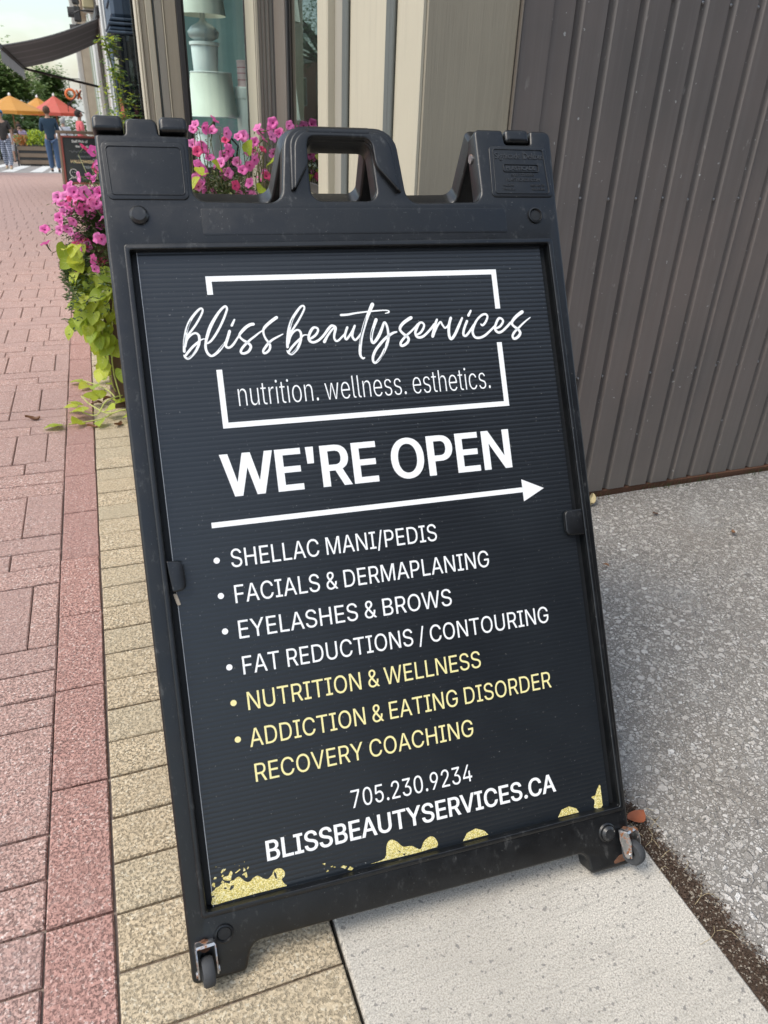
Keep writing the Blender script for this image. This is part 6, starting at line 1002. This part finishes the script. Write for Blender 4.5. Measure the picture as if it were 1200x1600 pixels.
# across the street: a brick block the glass reflects; behind the camera: an unseen block added to darken the panel reflection
ba = empty('brick_building', (-22, 75, zg(75)), 'red brick building across the street, reflected in the shop glass', 'building')
bx('wall', ba, M_brick, -30, -15, 52, 96, -3.5, 4.4, .02); bx('parapet', ba, M_stone, -30.1, -14.9, 51.9, 96.1, 4.42, 4.8, .02)
for y in range(54, 94, 4):
    for z in (-1.5, 1.6): win(ba, -14.99, y, y + 1.2, z, z + 1.9, side=1)
bb = empty('added_brick_row', (5.5, -7.5, 0), 'unseen dark brick building added behind the camera to darken the panel reflection', 'building'); M_dbrick = brick_mat('dark_brick', (.13, .07, .05), (.17, .09, .06), (.2, .18, .16))
bx('wall', bb, M_dbrick, .9, 12, -16, -3.4, -.1, 5.2, .02)
for y in (-14.5, -11.5, -8.5, -5.5):
    for z in (1., 3.1): win(bb, .89, y, y + 1.4, z, z + 2.0)
for x in (2, 5, 8): bx('door_panel', bb, M_sash, x, x + 1.2, -3.395, -3.36, .0, 2.2)
tree(-5.4, -9, 4.2, 2.6, 3.2, 'unseen street tree added behind the camera to darken the panel reflection', M_tree, 8000, .16, seed=12)  # out of view, added so the board mirrors something darker than sky

# ------------------------------------------------------------------ people
def skin(name, joints, edges, mat, parent, sub=2, smooth=True):
    me = bpy.data.meshes.new(name); me.from_pydata([j[:3] for j in joints], edges, []); o = bpy.data.objects.new(name, me); C.objects.link(o)
    md = o.modifiers.new('s', 'SKIN'); md.use_smooth_shade = True; sv_ = me.skin_vertices[0].data
    for i, j in enumerate(joints): sv_[i].radius = (j[3], j[4] if len(j) > 4 else j[3]); sv_[i].use_root = i == 0
    o.modifiers.new('b', 'SUBSURF').levels = sub
    bpy.context.view_layer.update(); m2 = bpy.data.meshes.new_from_object(o.evaluated_get(bpy.context.evaluated_depsgraph_get())); bpy.data.objects.remove(o); m2.materials.clear(); m2.materials.append(mat)
    return place(name, m2, parent)
cl_ = {}
def M_c(name, c, r=.85):
    if name not in cl_: cl_[name] = simple(name, c, r, .18, 14, 0)
    return cl_[name]
def person(x, y, face, Ht, label, top, legs, hair, skinc=(.42, .25, .18), short=False, sleeves=True, lean=0., arms='down', stride=.05, cap=None, hairlong=False, z=None, shoes=(.05, .045, .04)):
    z = zg(y) if z is None else z; k = Ht / 1.75; t = empty('person', (x, y, z), label, 'person'); t.rotation_euler = (0, 0, face)
    sk = M_c('skin_%.2f' % skinc[0], skinc, .6); c, s = math.cos(lean), math.sin(lean)
    def L(v):                                  # the trunk leans forward (+y is ahead) about the hips
        a, b = v[1], v[2] - .92
        if v[2] > .92: a, b = a * c + b * s, -a * s + b * c
        return (v[0] * k, a * k, (b + .92) * k) + tuple(q * k for q in v[3:])
    hx = {'down': (.25, .02, .80), 'front': (.14, .26, 1.12), 'hip': (.22, .12, .98)}[arms]; el = {'down': (.24, -.03, 1.10), 'front': (.24, .02, 1.12), 'hip': (.29, -.03, 1.10)}[arms]
    J = [L(v) for v in ((0, 0, .94, .14, .10), (0, 0, 1.15, .135, .095), (0, -.01, 1.36, .15, .10), (0, 0, 1.47, .055, .055), (0, .01, 1.54, .05, .055), (0, .02, 1.62, .073, .09), (0, .015, 1.69, .07, .085),
        (-.18, 0, 1.40, .05), (-el[0], el[1], el[2], .04), (-hx[0], hx[1], hx[2] + .06, .028), (-hx[0], hx[1] + .02, hx[2] - .06, .032, .018), (.18, 0, 1.40, .05), (el[0], el[1], el[2], .04), (hx[0], hx[1], hx[2] + .06, .028), (hx[0], hx[1] + .02, hx[2] - .06, .032, .018),
        (-.095, 0, .86, .085), (-.10, stride * .5, .48, .058), (-.10, stride, .10, .04), (-.10, stride + .10, .045, .036, .03), (.095, 0, .86, .085), (.10, -stride * .3, .48, .058), (.10, -stride, .10, .04), (.10, -stride + .10, .045, .036, .03))]
    E = [(0, 1), (1, 2), (2, 3), (3, 4), (4, 5), (5, 6), (2, 7), (7, 8), (8, 9), (9, 10), (2, 11), (11, 12), (12, 13), (13, 14), (0, 15), (15, 16), (16, 17), (17, 18), (0, 19), (19, 20), (20, 21), (21, 22)]
    body = skin('body', J, E, sk, t); g = 1.0
    def grow(i, d, d2=None): q = J[i]; return q[:3] + (q[3] + d * k, (q[4] if len(q) > 4 else q[3]) + (d2 or d) * k)
    lerp = lambda i, j, f: tuple(a + (b - a) * f for a, b in zip(grow(i, .018), grow(j, .018)))
    hem = L((0, 0, .86, .165, .125)); up = [hem, grow(0, .022), grow(1, .024), grow(2, .034), L((0, -.01, 1.455, .085, .075)), grow(7, .022), lerp(7, 8, .75) if not sleeves else grow(8, .014), grow(11, .018), lerp(11, 12, .75) if not sleeves else grow(12, .014)]
    e2 = [(0, 1), (1, 2), (2, 3), (3, 4), (3, 5), (5, 6), (3, 7), (7, 8)]
    if sleeves: up += [lerp(8, 9, .9), lerp(12, 13, .9)]; e2 += [(6, 9), (8, 10)]
    skin('shirt', up, e2, top, t)
    f = .55 if short else 1.; lo = [L((0, 0, .97, .15, .11)), grow(15, .024), grow(19, .024)] + ([lerp(15, 16, .8), lerp(19, 20, .8)] if short else [grow(16, .022), grow(20, .022), grow(17, .026), grow(21, .026)])
    skin('shorts' if short else 'trousers', lo, [(0, 1), (0, 2), (1, 3), (2, 4)] + ([] if short else [(3, 5), (4, 6)]), legs, t)
    sh = M_c('shoe_%.2f' % shoes[0], shoes)
    for i in (17, 21): q = J[i]; skin('shoe', [(q[0], q[1] - .03 * k, .05 * k, .045 * k, .045 * k), (q[0], q[1] + .06 * k, .045 * k, .045 * k, .035 * k), (q[0], q[1] + .15 * k, .04 * k, .038 * k, .028 * k)], [(0, 1), (1, 2)], sh, t, 1)
    hc = L((0, -.012, 1.66)); m = MB(); m.ball(hc, .108 * k, 10, (.92, 1.08, 1.08))
    vs = [v for v in m.v]; keep = [fc for fc in m.f if not all((vs[i][1] - hc[1]) > .035 * k and (vs[i][2] - hc[2]) < .055 * k for i in fc) and not all((vs[i][2] - hc[2]) < -.07 * k for i in fc)]; m.f = keep; m.m = [0] * len(keep)
    if hairlong: m.tube([L((0, -.07, 1.66)), L((0, -.10, 1.52)), L((0, -.10, 1.38))], [.075 * k, .07 * k, .03 * k], 8)
    place('hair' if not cap else 'cap', m.mesh('hair', cap or hair, True), t)
    m = MB()
    for sx in (-1, 1): m.ball(L((sx * .03, .100, 1.655)), .011 * k, 5)
    place('eyes', m.mesh('eyes', M_sash), t)
    m = MB(); m.ball(L((0, .115, 1.625)), .016 * k, 5, (.8, 1, 1.4)); place('nose', m.mesh('nose', sk, True), t); m = MB(); m.ball(L((0, .103, 1.588)), .022 * k, 5, (1, .4, .3)); place('mouth', m.mesh('mouth', M_c('lips', (.35, .12, .1)), True), t)
    m = MB()
    for sx in (-1, 1): m.ball(L((sx * .092, .02, 1.63)), .022 * k, 5, (.4, .8, 1.2))
    place('ears', m.mesh('ears', sk, True), t)
    return t
def plaid(name, a, b, sc=.06):
    t = NT(name); g = t.new('ShaderNodeTexCoord'); sp = t.new('ShaderNodeSeparateXYZ'); t.lk(g.outputs['Object'], sp.inputs[0])
    s1 = t.math('GREATER_THAN', t.math('FRACT', t.math('DIVIDE', t.math('ADD', sp.outputs[0], sp.outputs[1]), sc)), .62); s2 = t.math('GREATER_THAN', t.math('FRACT', t.math('DIVIDE', sp.outputs[2], sc)), .62)
    t.col(t.mix(t.math('MULTIPLY', t.math('ADD', s1, s2), .5), a, b)); t.rough(.9); return t.m
dk_hair = M_c('dark_hair', (.03, .022, .018)); gr_hair = M_c('grey_hair', (.30, .29, .28)); br_hair = M_c('brown_hair', (.09, .05, .03)); denim = M_c('denim', (.07, .12, .22)); ltden = M_c('light_denim', (.12, .24, .42))
person(-.97, 26.2, .0, 1.76, 'man in a navy shirt and jeans seen from behind in the middle of the pavement', M_c('navy_cloth', (.022, .05, .085)), denim, br_hair, arms='front', stride=.06)
person(-2.48, 29.0, math.pi * .95, 1.72, 'man in a black top and checked trousers walking towards us at the left edge', M_c('black_cloth', (.035, .03, .028)), plaid('checked_cloth', (.03, .04, .09), (.55, .58, .66)), gr_hair, stride=.14, sleeves=False, cap=M_c('blue_cap', (.05, .22, .38)), shoes=(.45, .36, .22))
person(-3.05, 40, .2, 1.42, 'girl in a white top with long brown hair seen from behind', M_c('white_cloth', (.62, .60, .62)), M_c('grey_cloth', (.45, .45, .48)), br_hair, short=True, hairlong=True, arms='down')
person(-2.85, 41.5, math.pi * 1.05, 1.68, 'woman in a black top and blue denim shorts facing us', M_c('black_cloth'  , (.035, .03, .028)), ltden, br_hair, short=True, sleeves=False, arms='hip', hairlong=True)
person(-2.35, 38.3, math.pi * .75, 1.62, 'person in a purple checked shirt bending over the street planter', plaid('purple_check', (.22, .15, .25), (.42, .36, .44), .1), M_c('dark_cloth', (.04, .04, .05)), dk_hair, lean=.55, arms='front')
ww = person(-.68, 31.3, .15, 1.62, 'grey haired woman in a white top with a dark shoulder strap', M_c('white_cloth', (.62, .60, .62)), M_c('dark_cloth', (.04, .04, .05)), gr_hair, arms='hip')
m = MB(); m.tube([(-.14, -.13, 1.36), (.0, -.155, 1.18), (.16, -.14, .95)], .014, 5); place('shoulder_strap', m.mesh('strap', M_sash), ww)
person(-.10, 27.0, -1.3, 1.72, 'dark haired person in a coral red shirt turned towards the shops', M_c('coral_cloth', (.62, .13, .15)), M_c('dark_cloth', (.04, .04, .05)), dk_hair, skinc=(.30, .17, .12), sleeves=False, arms='hip')
